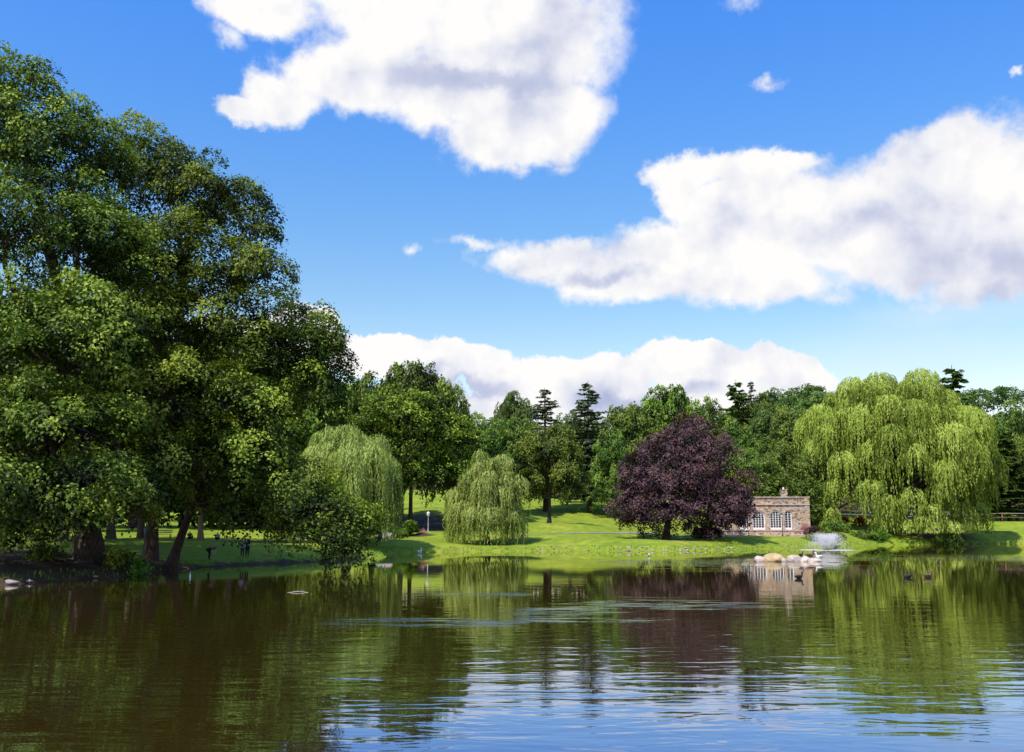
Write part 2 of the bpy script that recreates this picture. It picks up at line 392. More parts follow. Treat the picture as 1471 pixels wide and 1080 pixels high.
# dirt: muddy rims and worn earth under the big shade trees, plus painted shade
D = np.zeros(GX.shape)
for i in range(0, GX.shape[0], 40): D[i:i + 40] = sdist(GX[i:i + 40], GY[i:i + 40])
dirt_shade = np.where((GX < -12) & (GY < 78), 0.75, 0.0) * np.exp(-(np.maximum(D, 0) / 0.5) ** 2) + (D < -0.35) * 1.0
for (a, b, Yd, rx, ry, s) in ((60, 800, 55, 13, 9.5, 0.9), (200, 800, 60, 8, 3.5, 0.6), (290, 790, 72, 15, 11, 0.40), (-150, 800, 52, 14, 14, 0.9), (957, 777, 117.5, 4, 2, 0.4), (1290, 770, 150, 14, 7, 0.85),  # broad left lawn and large willow ellipses paint shade with the earth colour
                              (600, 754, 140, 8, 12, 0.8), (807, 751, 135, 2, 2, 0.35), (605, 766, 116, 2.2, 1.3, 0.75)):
    c = at(a, b, Yd); dirt_shade = np.maximum(dirt_shade, s * np.exp(-(((GX - c.x) / rx) ** 2 + ((GY - c.y) / ry) ** 2) ** 1.5))
dirt_shade = np.maximum(dirt_shade, 0.6 * (GY > 205))
at_ = me.attributes.new('dirt_shade', 'FLOAT', 'POINT'); at_.data.foreach_set('value', dirt_shade.ravel().astype(np.float32))
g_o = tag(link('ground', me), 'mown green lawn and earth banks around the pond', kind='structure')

V = []
wx = np.linspace(-70, 150, 23); wy = np.linspace(-40, 175, 22)
WX, WY = np.meshgrid(wx, wy)
I = (np.arange(21)[:, None] * 23 + np.arange(22)[None]).ravel()
me = np_mesh('water', np.stack([WX.ravel(), WY.ravel(), np.zeros(WX.size)], 1), np.stack([I, I + 1, I + 24, I + 23], 1), M['water'], None, True)
tag(link('water', me), 'still green brown pond water reflecting trees and clouds', kind='structure')

def ribbon(name, pts, w, mat, lift=0.05):
    P = []
    for (a, b) in zip(pts[:-1], pts[1:]):
        n = max(2, int((Vector(b) - Vector(a)).length / 0.8))
        for i in range(n): P.append(Vector(a).lerp(Vector(b), i / n))
    P.append(Vector(pts[-1])); P = np.array([tuple(p) for p in P])
    for _ in range(6): P[1:-1] = (P[:-2] + 2 * P[1:-1] + P[2:]) / 4
    T = np.gradient(P, axis=0); T /= np.linalg.norm(T, axis=1, keepdims=True)
    N = np.stack([-T[:, 1], T[:, 0]], 1)
    K = 5; rows = []
    for k in range(K):
        q = P + N * (w * (k / (K - 1) - 0.5))
        rows.append(np.stack([q[:, 0], q[:, 1], ground_np(q[:, 0], q[:, 1]) + lift], 1))
    V = np.stack(rows, 1).reshape(-1, 3); n = len(P)
    I = (np.arange(n - 1)[:, None] * K + np.arange(K - 1)[None]).ravel()
    me = np_mesh(name, V, np.stack([I, I + 1, I + K + 1, I + K], 1), mat, None, True)
    return tag(link(name, me), kind='structure')
def g2(px, py, Y): p = at(px, py, Y); return (p.x, p.y)
tag(ribbon('path', [g2(735, 770, 118), g2(775, 767, 122), g2(830, 762, 126), g2(880, 768, 123), g2(950, 770, 125), g2(1030, 769.5, 127.5)], 1.1, M['path']), 'grey footpath crossing the lawn behind the middle willow')
tag(ribbon('path', [g2(1330, 767, 159), g2(1380, 766, 161), g2(1480, 765, 163), g2(1650, 765, 163)], 1.6, M['path']), 'pale path running along the right lawn behind the largest willow')
tag(ribbon('path', [g2(-150, 770, 70), g2(60, 769, 74), g2(150, 771, 80), g2(250, 774, 92), g2(420, 777, 98), g2(500, 776, 104)], 1.3, M['path']), 'pale path crossing the shaded lawn behind the left trees')

# ------------------------------------------------------------------ foliage
def unit(v): return v / (np.linalg.norm(v, axis=-1, keepdims=True) + 1e-9)
def leaf_quads(C, A, N, L, W):
    A = unit(A); B = unit(np.cross(N, A)); L = L[:, None]; W = W[:, None]
    fold = unit(np.cross(A, B)) * (W * 0.18)
    V = np.stack([C - A * L * 0.5, C + B * W * 0.5 + fold - A * L * 0.06, C + A * L * 0.5, C - B * W * 0.5 + fold - A * L * 0.06], 1).reshape(-1, 3)
    return V, np.arange(len(V)).reshape(-1, 4)
def crown_mesh(name, pads, per_pad, leaf, mat, rng, flat=0.5, spread=0.55, tintbias=0.0, droop=0.25):
    """pads: array (n,8): centre, up dir, radius, tint"""
    n = len(pads)
    cnt = np.maximum(6, (per_pad * (pads[:, 6] / pads[:, 6].mean()) ** 2 * rng.uniform(0.7, 1.3, n)).astype(int))
    idx = np.repeat(np.arange(n), cnt); N = len(idx)
    c = pads[idx, :3]; up = unit(pads[idx, 3:6]); pr = pads[idx, 6][:, None]
    ref = np.where(np.abs(up[:, 2:3]) > 0.9, np.array([[1.0, 0, 0]]), np.array([[0, 0, 1.0]]))
    t1 = unit(np.cross(up, ref)); t2 = np.cross(up, t1)
    th = rng.uniform(0, 2 * PI, N)[:, None]
    # lobed outline so a pad is never a round disc
    ph = pads[idx, 7][:, None] * 40
    rad = np.sqrt(rng.uniform(0, 1, N))[:, None] * (1 + 0.28 * np.sin(3 * th + ph) + 0.18 * np.sin(5 * th + 2 * ph))
    h = flat * (1 - rad ** 2) - 0.15 + rng.normal(0, 0.16, (N, 1))
    out = t1 * np.cos(th) + t2 * np.sin(th)
    P = c + (out * rad + up * h) * pr
    nrm = unit(up + out * 0.5 * rad + rng.normal(0, spread, (N, 3)))
    A = out + rng.normal(0, 0.6, (N, 3)) - np.array([0, 0, droop])
    A = A - nrm * np.sum(A * nrm, 1, keepdims=True)
    L = leaf * rng.uniform(0.65, 1.35, N); W = L * rng.uniform(0.45, 0.75, N)
    V, F = leaf_quads(P, A, nrm, L, W)
    tt = np.clip(pads[idx, 7] + rng.normal(0, 0.13, N) + 0.30 * (h[:, 0] / max(flat, 0.1) - 0.35) + tintbias, 0, 1)  # leaves low in a pad get darker: underside shade painted into the tint
    return np_mesh(name, V, F, mat, np.repeat(tt, 4))
def n3(P, f, ph=0.0):
    x, y, z = P[:, 0] * f + ph, P[:, 1] * f + 1.7 * ph, P[:, 2] * f - ph
    return (np.sin(x + 1.3 * np.sin(y * 0.9 + z * 0.4)) + np.sin(y * 1.1 + 1.2 * np.sin(z * 1.0 + x * 0.5)) + np.sin(z * 1.2 + 1.1 * np.sin(x * 0.8 + y * 0.6))) / 3
def lobe_pads(lobes, spacing, pr, rng, inner=0.25, low=-0.35, upbias=0.75, tvar=0.22, clump=0.0):
    L = np.array(lobes, float); out = []
    for k, (cx, cy, cz, rx, ry, rz) in enumerate(L):
        area = 4 * PI * (((rx * ry) ** 1.6 + (rx * rz) ** 1.6 + (ry * rz) ** 1.6) / 3) ** (1 / 1.6)
        n = int(area / spacing ** 2 * 0.8); ni = int(n * inner)
        d = unit(rng.normal(0, 1, (n * 2 + ni, 3)))
        d = d[(d[:, 2] > low) | (rng.uniform(0, 1, len(d)) < 0.25)][:n + ni]
        s = rng.uniform(0.80, 1.08, len(d)); s[n:] = rng.uniform(0.3, 0.75, len(s[n:])); sh_ = np.where(s < 0.88, -0.30, 0.06)  # inner pads darker: crown shade painted into the leaf tint
        P = np.array([cx, cy, cz]) + d * s[:, None] * np.array([rx, ry, rz])
        nz = n3(P, 1.35, 3.1) + 0.5 * n3(P, 2.9, 1.3)
        if clump: P = P + d * (nz * clump)[:, None]
        keep = (nz > -0.42) | (rng.uniform(0, 1, len(P)) < 0.25) if clump else np.ones(len(P), bool)
        for j, o in enumerate(L):
            if j != k:
                q = np.linalg.norm((P - o[:3]) / o[3:], axis=1); keep &= (q > 0.62) | (rng.uniform(0, 1, len(P)) < 0.2)
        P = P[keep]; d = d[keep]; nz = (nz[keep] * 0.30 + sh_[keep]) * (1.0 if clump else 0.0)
        up = unit(d * np.array([1, 1, 0.5]) * (1 - upbias) + np.array([0, 0, 1.0]) * upbias + rng.normal(0, 0.18, P.shape))
        t0 = rng.uniform(0.38, 0.62)
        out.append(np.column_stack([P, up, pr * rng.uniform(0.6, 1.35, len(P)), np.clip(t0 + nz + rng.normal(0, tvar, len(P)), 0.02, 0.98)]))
    return np.concatenate(out)
def limb(G, p0, p1, r0, r1, rng, bow=0.12, n=7, sides=6):
    p0 = np.array(p0, float); p1 = np.array(p1, float); L = np.linalg.norm(p1 - p0)
    t = np.linspace(0, 1, n)[:, None]
    P = p0 + (p1 - p0) * t; o = rng.normal(0, 1, 3); o[2] = abs(o[2]) * 0.4
    P = P + o * L * bow * np.sin(t * PI) * 0.6 + rng.normal(0, 0.012 * L, P.shape) * np.sin(t * PI)
    G.tube(P, r0 + (r1 - r0) * t[:, 0] ** 0.8, sides)
    return P
def trunk_mesh(name, base, top, r, lobes, pads, rng, mat, twigs=5, flare=1.7, lean=None, fork=0.45):
    """tapered trunk, a limb into every lobe, twigs into the pads; coordinates local"""
    G = Geo(); base = np.array(base, float); top = np.array(top, float)
    t = np.linspace(0, 1, 12)
    P = base + (top - base) * t[:, None] + np.stack([np.sin(t * 5 + r * 9), np.cos(t * 4 + r * 7), 0 * t], 1) * r * 0.35
    if lean is not None: P = P + np.array(lean) * (np.sin(t * PI * 0.5)[:, None] - t[:, None])
    R = r * (1 - 0.75 * t) + r * (flare - 1) * np.exp(-t * 22)
    P[0, 2] -= 0.4
    G.tube(P, R, 10)
    for k in range(5):   # root buttresses
        a = k * 2 * PI / 5 + rng.uniform(-.3, .3)
        G.tube([P[0] + [0, 0, 1.1 * r + .4], P[0] + [math.cos(a) * r * 1.3, math.sin(a) * r * 1.3, 0.45], P[0] + [math.cos(a) * r * 2.3, math.sin(a) * r * 2.3, 0.15]], [r * 0.55, r * 0.38, r * 0.12], 6)
    for lb in lobes:
        c = np.array(lb[:3]); d = np.linalg.norm((P - c) * [1, 1, 1.0], axis=1)
        h = np.clip((c[2] - base[2]) / max(1e-3, top[2] - base[2]) * 0.62, 0.42, 0.92)
        i = int(h * (len(P) - 1)); s = P[i]
        rr = max(0.06, R[i] * 0.55)
        Q = limb(G, s, c, rr, rr * 0.35, rng, 0.15, 8)
        if pads is not None and len(pads):
            dd = np.linalg.norm((pads[:, :3] - c) / np.array(lb[3:6]), axis=1)
            near = np.where(dd < 1.15)[0]
            if len(near):
                for j in rng.choice(near, min(twigs, len(near)), replace=False):
                    limb(G, Q[rng.integers(4, 8)], pads[j, :3], rr * 0.3, 0.025, rng, 0.2, 5, 4)
    return G.mesh(name, mat)
def tree(name, label, cat, base, lobes, mat, bark, r, top, rng, spacing=1.35, pr=1.15, per_pad=95, leaf=0.27, twigs=5, flat=0.5, inner=0.25, group=None, lean=None, upbias=0.75, low=-0.35, tb=0.0, spread=0.55, clump=0.0):
    b = np.array(base, float)
    L = [(l[0] - b[0], l[1] - b[1], l[2] - b[2], l[3], l[4], l[5]) for l in lobes]
    pads = lobe_pads(L, spacing, pr, rng, inner, low, upbias, 0.16 if clump else 0.22, clump)
    pads = pads[pads[:, 2] > 0.3]
    root = thing(name, label, cat, base, 0, group)
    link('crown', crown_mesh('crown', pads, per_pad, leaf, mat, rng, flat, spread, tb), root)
    tp = np.array(top, float) - b
    link('trunk', trunk_mesh('trunk', (0, 0, 0), tp, r, L, pads, rng, bark, twigs, lean=lean), root)
    return root
def PL(px, py, Y, rx, ry, d):
    p = at(px, py, Y); k = Y / F_PX
    return (p.x, p.y, p.z, rx * k, d, ry * k)
def base_at(px, Y):
    p = at(px, 760, Y); return (p.x, p.y, ground(p.x, p.y))

# --- big shade trees on the left bank
rA = np.random.default_rng(11)
bA = base_at(137, 54)
LA = [PL(-70, 175, 55, 130, 105, 4.5), PL(28, 190, 53, 95, 100, 4.5), PL(95, 235, 53, 75, 85, 4), PL(-150, 350, 55, 140, 120, 5), PL(10, 330, 51, 130, 90, 4.5), PL(110, 370, 52, 95, 85, 4),
      PL(-110, 520, 52, 140, 110, 5), PL(30, 480, 49, 120, 80, 4.5), PL(130, 490, 50, 90, 80, 4), PL(-20, 600, 47.5, 110, 55, 4), PL(90, 610, 48, 90, 55, 4), PL(-130, 660, 47, 120, 55, 4),
      PL(20, 690, 46.5, 75, 34, 3), PL(120, 690, 47.5, 70, 38, 3), PL(90, 745, 48, 42, 24, 2), PL(35, 745, 48, 36, 22, 2), PL(165, 730, 49, 45, 30, 2.2), PL(55, 722, 47, 75, 28, 2.5), PL(-10, 738, 47, 40, 22, 2), PL(115, 715, 47.5, 50, 26, 2), PL(85, 765, 47.5, 34, 16, 1.5), PL(30, 765, 47, 30, 16, 1.5), PL(190, 700, 50, 50, 34, 2.5), PL(-70, 725, 46, 60, 34, 3)]
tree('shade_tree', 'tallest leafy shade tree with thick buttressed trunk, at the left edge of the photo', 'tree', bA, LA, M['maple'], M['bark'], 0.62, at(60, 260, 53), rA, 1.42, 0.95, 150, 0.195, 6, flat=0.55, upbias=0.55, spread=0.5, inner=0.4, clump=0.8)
rB = np.random.default_rng(12)
bB = base_at(219, 61.5)
LB = [PL(190, 262, 61, 80, 82, 4.5), PL(255, 285, 61, 70, 72, 4), PL(318, 308, 60, 58, 62, 3.8), PL(366, 318, 58, 36, 44, 3), PL(370, 395, 57, 48, 34, 3.2), PL(180, 370, 58, 90, 70, 4),
      PL(270, 385, 57, 90, 70, 4.5), PL(320, 460, 57.5, 95, 60, 4.2), PL(215, 480, 55, 85, 65, 4), PL(260, 570, 54, 90, 55, 4), PL(180, 610, 53.5, 60, 45, 3), PL(250, 668, 53, 55, 32, 2.6), PL(150, 560, 62, 80, 60, 4.5), PL(235, 560, 64, 90, 60, 5), PL(320, 570, 63.5, 80, 55, 4.5), PL(200, 430, 63, 90, 70, 4), PL(260, 655, 64, 80, 48, 4), PL(150, 665, 63, 80, 48, 4), PL(215, 718, 60, 34, 22, 2), PL(320, 700, 62, 60, 34, 3)]
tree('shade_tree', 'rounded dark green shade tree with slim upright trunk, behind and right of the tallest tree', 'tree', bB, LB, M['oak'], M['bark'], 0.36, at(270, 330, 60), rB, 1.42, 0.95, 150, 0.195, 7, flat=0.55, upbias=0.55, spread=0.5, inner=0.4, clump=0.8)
rC = np.random.default_rng(13)
bC = base_at(246, 60)
LC = [PL(440, 482, 60, 44, 44, 3.2), PL(478, 528, 60.5, 32, 32, 2.6), PL(405, 520, 59, 70, 48, 3.6), PL(350, 590, 57, 75, 55, 4), PL(372, 602, 58, 48, 45, 4), PL(466, 562, 60, 42, 26, 3),
      PL(320, 660, 56, 65, 42, 3.2), PL(372, 668, 56.5, 58, 45, 3.4), PL(425, 705, 57, 58, 36, 3.2), PL(478, 738, 57, 38, 26, 2.4), PL(440, 730, 57.5, 50, 30, 2.2), PL(488, 765, 57, 38, 32, 2.2), PL(495, 797, 57, 24, 20, 1.3), PL(455, 758, 57, 36, 26, 2.0), PL(512, 752, 57.5, 26, 20, 1.6), PL(342, 738, 57, 34, 20, 1.5)]
tree('shade_tree', 'dark tree on a leaning trunk, its boughs drooping down to the pond surface', 'tree', bC, LC, M['oak'], M['bark'], 0.30, at(335, 560, 57.5), rC, 1.36, 0.90, 150, 0.195, 7, flat=0.55, upbias=0.55, spread=0.5, inner=0.4, clump=0.7, lean=(1.2, 0, 0), low=-0.6)

# --- park trees: shapes reused for trees further away
def proto(seed, kind):
    r = np.random.default_rng(seed); L = []
    if kind == 'round':
        for k in range(15):
            a = k * 2.4 + r.uniform(-.3, .3); t = (k + .5) / 15; z = 4.6 + 9.2 * t; R = 4.9 * math.sqrt(max(0.08, 1 - ((t - 0.34) / 0.72) ** 2))
            L.append((math.cos(a) * R * .72, math.sin(a) * R * .72, z, r.uniform(1.9, 3.0), r.uniform(1.9, 3.0), r.uniform(1.5, 2.2)))
    elif kind == 'wide':
        for k in range(18):
            a = k * 2.4 + r.uniform(-.3, .3); t = (k + .5) / 18; z = 4.2 + 8.8 * t; R = 6.4 * math.sqrt(max(0.06, 1 - ((t - 0.25) / 0.80) ** 2))
            L.append((math.cos(a) * R * .74, math.sin(a) * R * .74, z, r.uniform(1.9, 3.2), r.uniform(1.9, 3.2), r.uniform(1.2, 2.0)))
    elif kind == 'tall':
        for k in range(16):
            a = k * 2.4 + r.uniform(-.4, .4); t = (k + .5) / 16; z = 4.0 + 11.2 * t; R = 3.9 * math.sqrt(max(0.08, 1 - ((t - 0.4) / 0.68) ** 2))
            L.append((math.cos(a) * R * .75, math.sin(a) * R * .75, z, r.uniform(1.5, 2.5), r.uniform(1.5, 2.5), r.uniform(1.4, 2.1)))
    elif kind == 'droop':
        for k in range(17):
            a = k * 2.4 + r.uniform(-.4, .4); t = (k + .5) / 17; z = 2.6 + 11.5 * t; R = 5.2 * math.sqrt(max(0.08, 1 - ((t - 0.3) / 0.75) ** 2))
            L.append((math.cos(a) * R * .8, math.sin(a) * R * .8, z, r.uniform(1.6, 2.4), r.uniform(1.6, 2.4), r.uniform(1.6, 2.6)))
    return L
def shape_tree(seed, kind, mat, per_pad=42, leaf=0.40, spacing=1.25, pr=0.95, bark=None):
    r = np.random.default_rng(seed); L = proto(seed, kind)
    pads = lobe_pads(L, spacing, pr, r, 0.15, -0.45, 0.42, 0.18, 0.6)
    cm = crown_mesh('crown', pads, per_pad, leaf, mat, r, 0.5, 0.6)
    tm = trunk_mesh('trunk', (0, 0, 0), (0, 0, 11), 0.34, L, pads, r, bark or M['bark'], 3)
    z1 = max(l[2] + l[5] for l in L) + 0.4; w = 2 * max(math.hypot(l[0], l[1]) + l[3] for l in L)
    return cm, tm, z1, w
SHP = {'r1': shape_tree(21, 'round', M['park']), 'r2': shape_tree(22, 'round', M['far']), 'w1': shape_tree(23, 'wide', M['park']), 'w2': shape_tree(24, 'wide', M['park']),
       't1': shape_tree(25, 'tall', M['park']), 't2': shape_tree(26, 'tall', M['far']), 'd1': shape_tree(27, 'droop', M['park']), 'o1': shape_tree(28, 'wide', M['oak'])}
def place_tree(name, label, shp, px, topy, Y, wpx, rz=None, group='trees of the park behind the pond', trunk_px=None):
    cm, tm, h0, w0 = SHP[shp]
    b = base_at(px, Y); top = at(px, topy, Y).z; H = max(3.0, (top - b[2]) * 1.05); W = wpx * 1.06 * Y / F_PX
    root = thing(name, label, 'tree', b, random.uniform(0, 6.28) if rz is None else rz, group)
    root.scale = (W / w0, W / w0, H / h0)
    link('crown', cm, root); link('trunk', tm, root)
    return root
BG = [
 ('oak_tree', 'broad dark tree with two visible trunks left of the lamp post', 'o1', 588, 533, 129, 140),
 ('oak_tree', 'tree just right of the lamp post, trunk half hidden by the middle willow', 'w1', 640, 560, 130, 92),
 ('oak_tree', 'tree standing directly above the left willow, against the clouds', 't1', 535, 540, 138, 100),
 ('park_tree', 'low rounded tree behind the top left of the middle willow', 'r1', 690, 603, 146, 88),
 ('park_tree', 'mid green tree directly behind the middle willow', 'w2', 728, 607, 158, 100),
 ('park_tree', 'pale rounded tree on the skyline just left of the smaller spruce', 'r2', 742, 572, 215, 66),
 ('park_tree', 'feathery thin tree on the skyline between dead tree and pale rounded tree', 't2', 722, 580, 205, 34),
 ('park_tree', 'single rounded tree with a forked trunk and dark round shadow on the lawn', 'w1', 789, 617, 135, 110),
 ('park_tree', 'slim tree between the two spruces', 't2', 818, 595, 178, 58),
 ('park_tree', 'grey green tree at the foot of the larger spruce', 't2', 846, 600, 182, 70),
 ('park_tree', 'bright green tree left of the copper beech, lower boughs hanging', 'd1', 880, 622, 160, 66),
 ('park_tree', 'broad green tree on the skyline left of the dark domed one', 'w2', 908, 590, 178, 104),
 ('park_tree', 'dark domed tree rising highest behind the copper beech', 'o1', 965, 562, 190, 98),
 ('park_tree', 'rounded skyline tree directly right of the dark domed tree', 'r1', 1022, 579, 196, 62),
 ('park_tree', 'green tree directly behind the top of the copper beech', 'r2', 1000, 618, 170, 80),
 ('park_tree', 'tall green tree with pale trunk behind the pavilion chimney', 't1', 1088, 574, 178, 76),
 ('park_tree', 'olive tinted tree behind the pavilion, left of the largest willow', 't2', 1110, 585, 172, 64),
 ('park_tree', 'dark tree behind the right end of the pavilion', 'r1', 1142, 592, 168, 84),
 ('park_tree', 'tree behind the right shoulder of the copper beech', 'd1', 1060, 610, 158, 72),
 ('park_tree', 'dark low tree between pavilion roof and hillside', 'w1', 1115, 640, 150, 90),
 ('park_tree', 'dark tree showing through the left side of the largest willow', 'w2', 1200, 600, 196, 110),
 ('park_tree', 'dark tree hidden behind the centre of the largest willow', 'w1', 1290, 590, 200, 120),
 ('park_tree', 'dark tree behind the right side of the largest willow', 'r1', 1385, 600, 192, 90),
 ('park_tree', 'green tree in front of the wooded hill at right', 't1', 1425, 604, 200, 62),
 ('park_tree', 'bright topped tree cut off by the right edge of the photo', 'r1', 1474, 586, 200, 66),
 ('park_tree', 'dark tree outside the rail fence near the right edge', 'w2', 1462, 636, 194, 84),
 ('park_tree', 'shaded tree beyond the picnic lawn, above the leaning trunk', 'w1', 330, 470, 112, 200),
 ('park_tree', 'shaded tree beyond the lawn, above the two figures', 'o1', 420, 520, 118, 160),
 ('park_tree', 'shaded tree beyond the lawn left of the teal bin', 'w2', 190, 440, 108, 220),
 ('park_tree', 'shaded tree beyond the path at the far left edge', 'o1', 20, 430, 105, 230),
 ('park_tree', 'shaded tree beyond the path left of the photo edge', 'w1', -170, 400, 105, 230),
 ('park_tree', 'dark tree closing the view behind the left willow', 'w2', 480, 560, 132, 120),
 ('park_tree', 'dim tree in the gap between left willow and lamp post', 'r1', 560, 600, 158, 110),
 ('park_tree', 'young shaded tree at the far left over the bright grass', 't1', 95, 560, 96, 90),
 ('park_tree', 'low tree on the hill behind the drooping bright green tree', 'r2', 850, 640, 220, 80),
 ('park_tree', 'low tree on the hill left of the larger spruce', 'r2', 780, 640, 225, 90),
 ('park_tree', 'hill tree seen low behind the middle willow top', 'w2', 680, 640, 215, 110),
 ('park_tree', 'tree beyond the photo edge on the right lawn', 'w1', 1560, 600, 175, 130),
 ('park_tree', 'dark tree beside the right edge, left of the cut off one', 'r1', 1440, 650, 196, 62),
 ('park_tree', 'low dark tree directly behind the pavilion roof', 'w1', 1065, 650, 146, 90),
 ('park_tree', 'low dark tree between pavilion and largest willow', 'w2', 1165, 655, 150, 80),
 ('park_tree', 'dim tree closing the gap above the shaded path', 'w2', 260, 560, 128, 180),
 ('park_tree', 'dim tree low behind the leaning trunk', 'w1', 370, 600, 134, 150),
 ('park_tree', 'dim tree low beyond the far left grass', 'w1', 90, 590, 130, 190),
]
for nm, lb, shp, px, ty, Yd, w in BG: place_tree(nm, lb, shp, px, ty, Yd, w)
# extra trunks: the shaded trees standing on the picnic lawn
rT = np.random.default_rng(31)
for (px, Yd, topy, r, lb, bk) in ((204, 84, 560, 0.30, 'shaded trunk beside the teal bin with its crown merging above', 'bark'), (288, 88, 600, 0.24, 'tree with a sunlit pinkish trunk beside the picnickers', 'bark_pale'),
                             (577, 126, 575, 0.36, 'tree with a bare dark trunk at the right edge of the left willow', 'bark')):
    b = base_at(px, Yd); k = Yd / F_PX
    LL = [PL(px + dx * 1.5, topy + dy, Yd + dz * 1.6, 56, 34, 4.5) for dx, dy, dz in ((-45, 60, 0), (40, 50, 1), (0, 20, -2), (0, 80, 2), (-15, 90, -2.5), (30, 100, 0))]
    tree('park_tree', lb, 'tree', b, LL, M['oak'], M[bk], r, at(px + 4, topy + 30, Yd), rT, 1.5, 1.15, 55, 0.34, 3)

for (px, Yd, r, lb, rr) in ((92, 70, 0.34, 'added tree shading the far left lawn behind the tallest tree', 5.2), (160, 79, 0.30, 'added tree shading the lawn between the tallest tree and the teal bin', 4.6)):  # two trees added to cast shade over the left lawn
    b = base_at(px, Yd)
    LL = [(b[0] + math.cos(a) * rr, b[1] + math.sin(a) * rr, b[2] + 10.5 + 1.5 * math.sin(3 * a), 3.6, 3.6, 2.4) for a in np.arange(0, 6.2, 0.9)] + [(b[0], b[1], b[2] + 14.5, 4.6, 4.6, 2.8)]
    tree('park_tree', lb, 'tree', b, LL, M['oak'], M['bark'], r, (b[0], b[1], b[2] + 13), rT, 1.5, 1.15, 60, 0.32, 3)

# --- copper beech
rP = np.random.default_rng(41)
bP = base_at(957, 117.5)
LP = [PL(985, 650, 119, 44, 42, 4), PL(955, 668, 118, 42, 34, 4), PL(1020, 665, 118, 34, 34, 3.6), PL(930, 700, 117, 36, 30, 4), PL(985, 700, 115.5, 50, 34, 4), PL(1035, 712, 117, 40, 30, 4),
      PL(915, 725, 117, 30, 24, 3), PL(960, 733, 114.5, 44, 26, 3.4), PL(1010, 735, 115, 48, 26, 3.4), PL(1052, 722, 117, 24, 20, 2.6), PL(1034, 746, 116.5, 28, 15, 2.4), PL(925, 746, 116, 30, 16, 2.4), PL(1000, 628, 120, 30, 24, 2.6), PL(918, 702, 117, 20, 22, 3), PL(1066, 738, 116.5, 15, 11, 1.8), PL(950, 752, 114.5, 34, 12, 2.4), PL(1000, 755, 115, 36, 10, 2.4), PL(925, 670, 118, 30, 26, 3)]
tree('copper_beech', 'broad dark purple copper beech spreading in front of the stone pavilion', 'tree', bP, LP, M['beech'], M['bark'], 0.42, at(975, 650, 118), rP, 1.05, 0.80, 62, 0.25, 8, flat=0.5, upbias=0.4, spread=0.6, tb=0.02, clump=1.4)

# --- willows
def willow(label, base, lobes, mat, rng, strands_per_m2, Lmin, Lmax, step, leafL, leafW, trunk_r, top, clear=0.15, sway=0.5, name='willow_tree'):
    b = np.array(base, float); out = []
    L = [(l[0] - b[0], l[1] - b[1], l[2] - b[2], l[3], l[4], l[5]) for l in lobes]
    Vs = []; Ts = []
    for (cx, cy, cz, rx, ry, rz) in L:
        n = int(2 * PI * rx * ry * 1.2 * strands_per_m2)
        d = unit(rng.normal(0, 1, (n * 2, 3))); d = d[d[:, 2] > -0.15][:n]; n = len(d)
        S = np.array([cx, cy, cz]) + d * np.array([rx, ry, rz]) * rng.uniform(0.8, 1.05, (n, 1))
        hl = rng.uniform(Lmin, Lmax, n) * (0.45 + 0.55 * np.hypot(d[:, 0], d[:, 1])) * rng.choice([0.5, 1.0, 1.15], n)
        K = int(Lmax * 1.15 / step) + 1
        s = (np.arange(K)[None] + rng.uniform(0, 1, (n, K))) * step
        ok = s < hl[:, None]
        dh = unit(d * np.array([1, 1, 0.0]) + rng.normal(0, 0.15, (n, 3)) * np.array([1, 1, 0]))
        arch = (1 - np.exp(-s / 0.9))[..., None] * dh[:, None] * sway
        P = S[:, None] + arch + np.stack([0.10 * np.sin(s * 1.7 + S[:, :1] * 3), 0.10 * np.cos(s * 1.4 + S[:, 1:2] * 3), -s + 0.5 * (1 - np.exp(-s / 0.5)) * 0.8], -1)
        P = P + rng.normal(0, 0.05, P.shape)
        t = np.clip(rng.uniform(0.22, 0.70) + rng.normal(0, 0.17, n)[:, None] + 0.10 * np.exp(-s / 1.0) - 0.02 * s, 0, 1)
        P = P[ok]; t = t[ok]; k = P[:, 2] > clear + 0.0; P = P[k]; t = t[k]; N = len(P)
        dd = np.repeat(dh, K, 0).reshape(n, K, 3)[ok][k]; ss = s[ok][k]
        A = np.column_stack([rng.normal(0, 0.28, N), rng.normal(0, 0.28, N), -np.ones(N)]) + dd * (0.9 * np.exp(-ss / 0.6))[:, None]
        nrm = unit(dd * 0.9 + rng.normal(0, 0.42, (N, 3)) + np.array([0, 0, 0.5]))
        lv, _ = leaf_quads(P, A, nrm, leafL * rng.uniform(0.7, 1.3, N), leafW * rng.uniform(0.7, 1.3, N))
        Vs.append(lv); Ts.append(np.repeat(t, 4))
    V = np.concatenate(Vs); T = np.concatenate(Ts)
    root = thing(name, label, 'tree', base)
    link('crown', np_mesh('crown', V, np.arange(len(V)).reshape(-1, 4), mat, T), root)
    tp = np.array(top, float) - b
    link('trunk', trunk_mesh('trunk', (0, 0, 0), tp, trunk_r, L, None, rng, M['bark']), root)
    return root
def dome_lobes(cpx, cpy, Y, rx, ry, depth, n, lr, rng, low=-0.2, squash=0.8):
    L = []; k = Y / F_PX; c = at(cpx, cpy, Y)
    for i in range(n):
        z = low + (1 - low) * (i + 0.5) / n; a = i * 2.39996 + rng.uniform(-.25, .25)
        q = math.sqrt(max(0, 1 - z * z)) if z > 0 else 1 - 0.15 * z * z
        s = rng.uniform(0.74, 0.98); r = lr * rng.uniform(0.75, 1.3)
        L.append((c.x + math.cos(a) * q * rx * k * s, c.y + math.sin(a) * q * depth * s, c.z + z * ry * k * s, r, r, r * squash))
    return L
rW = np.random.default_rng(51)
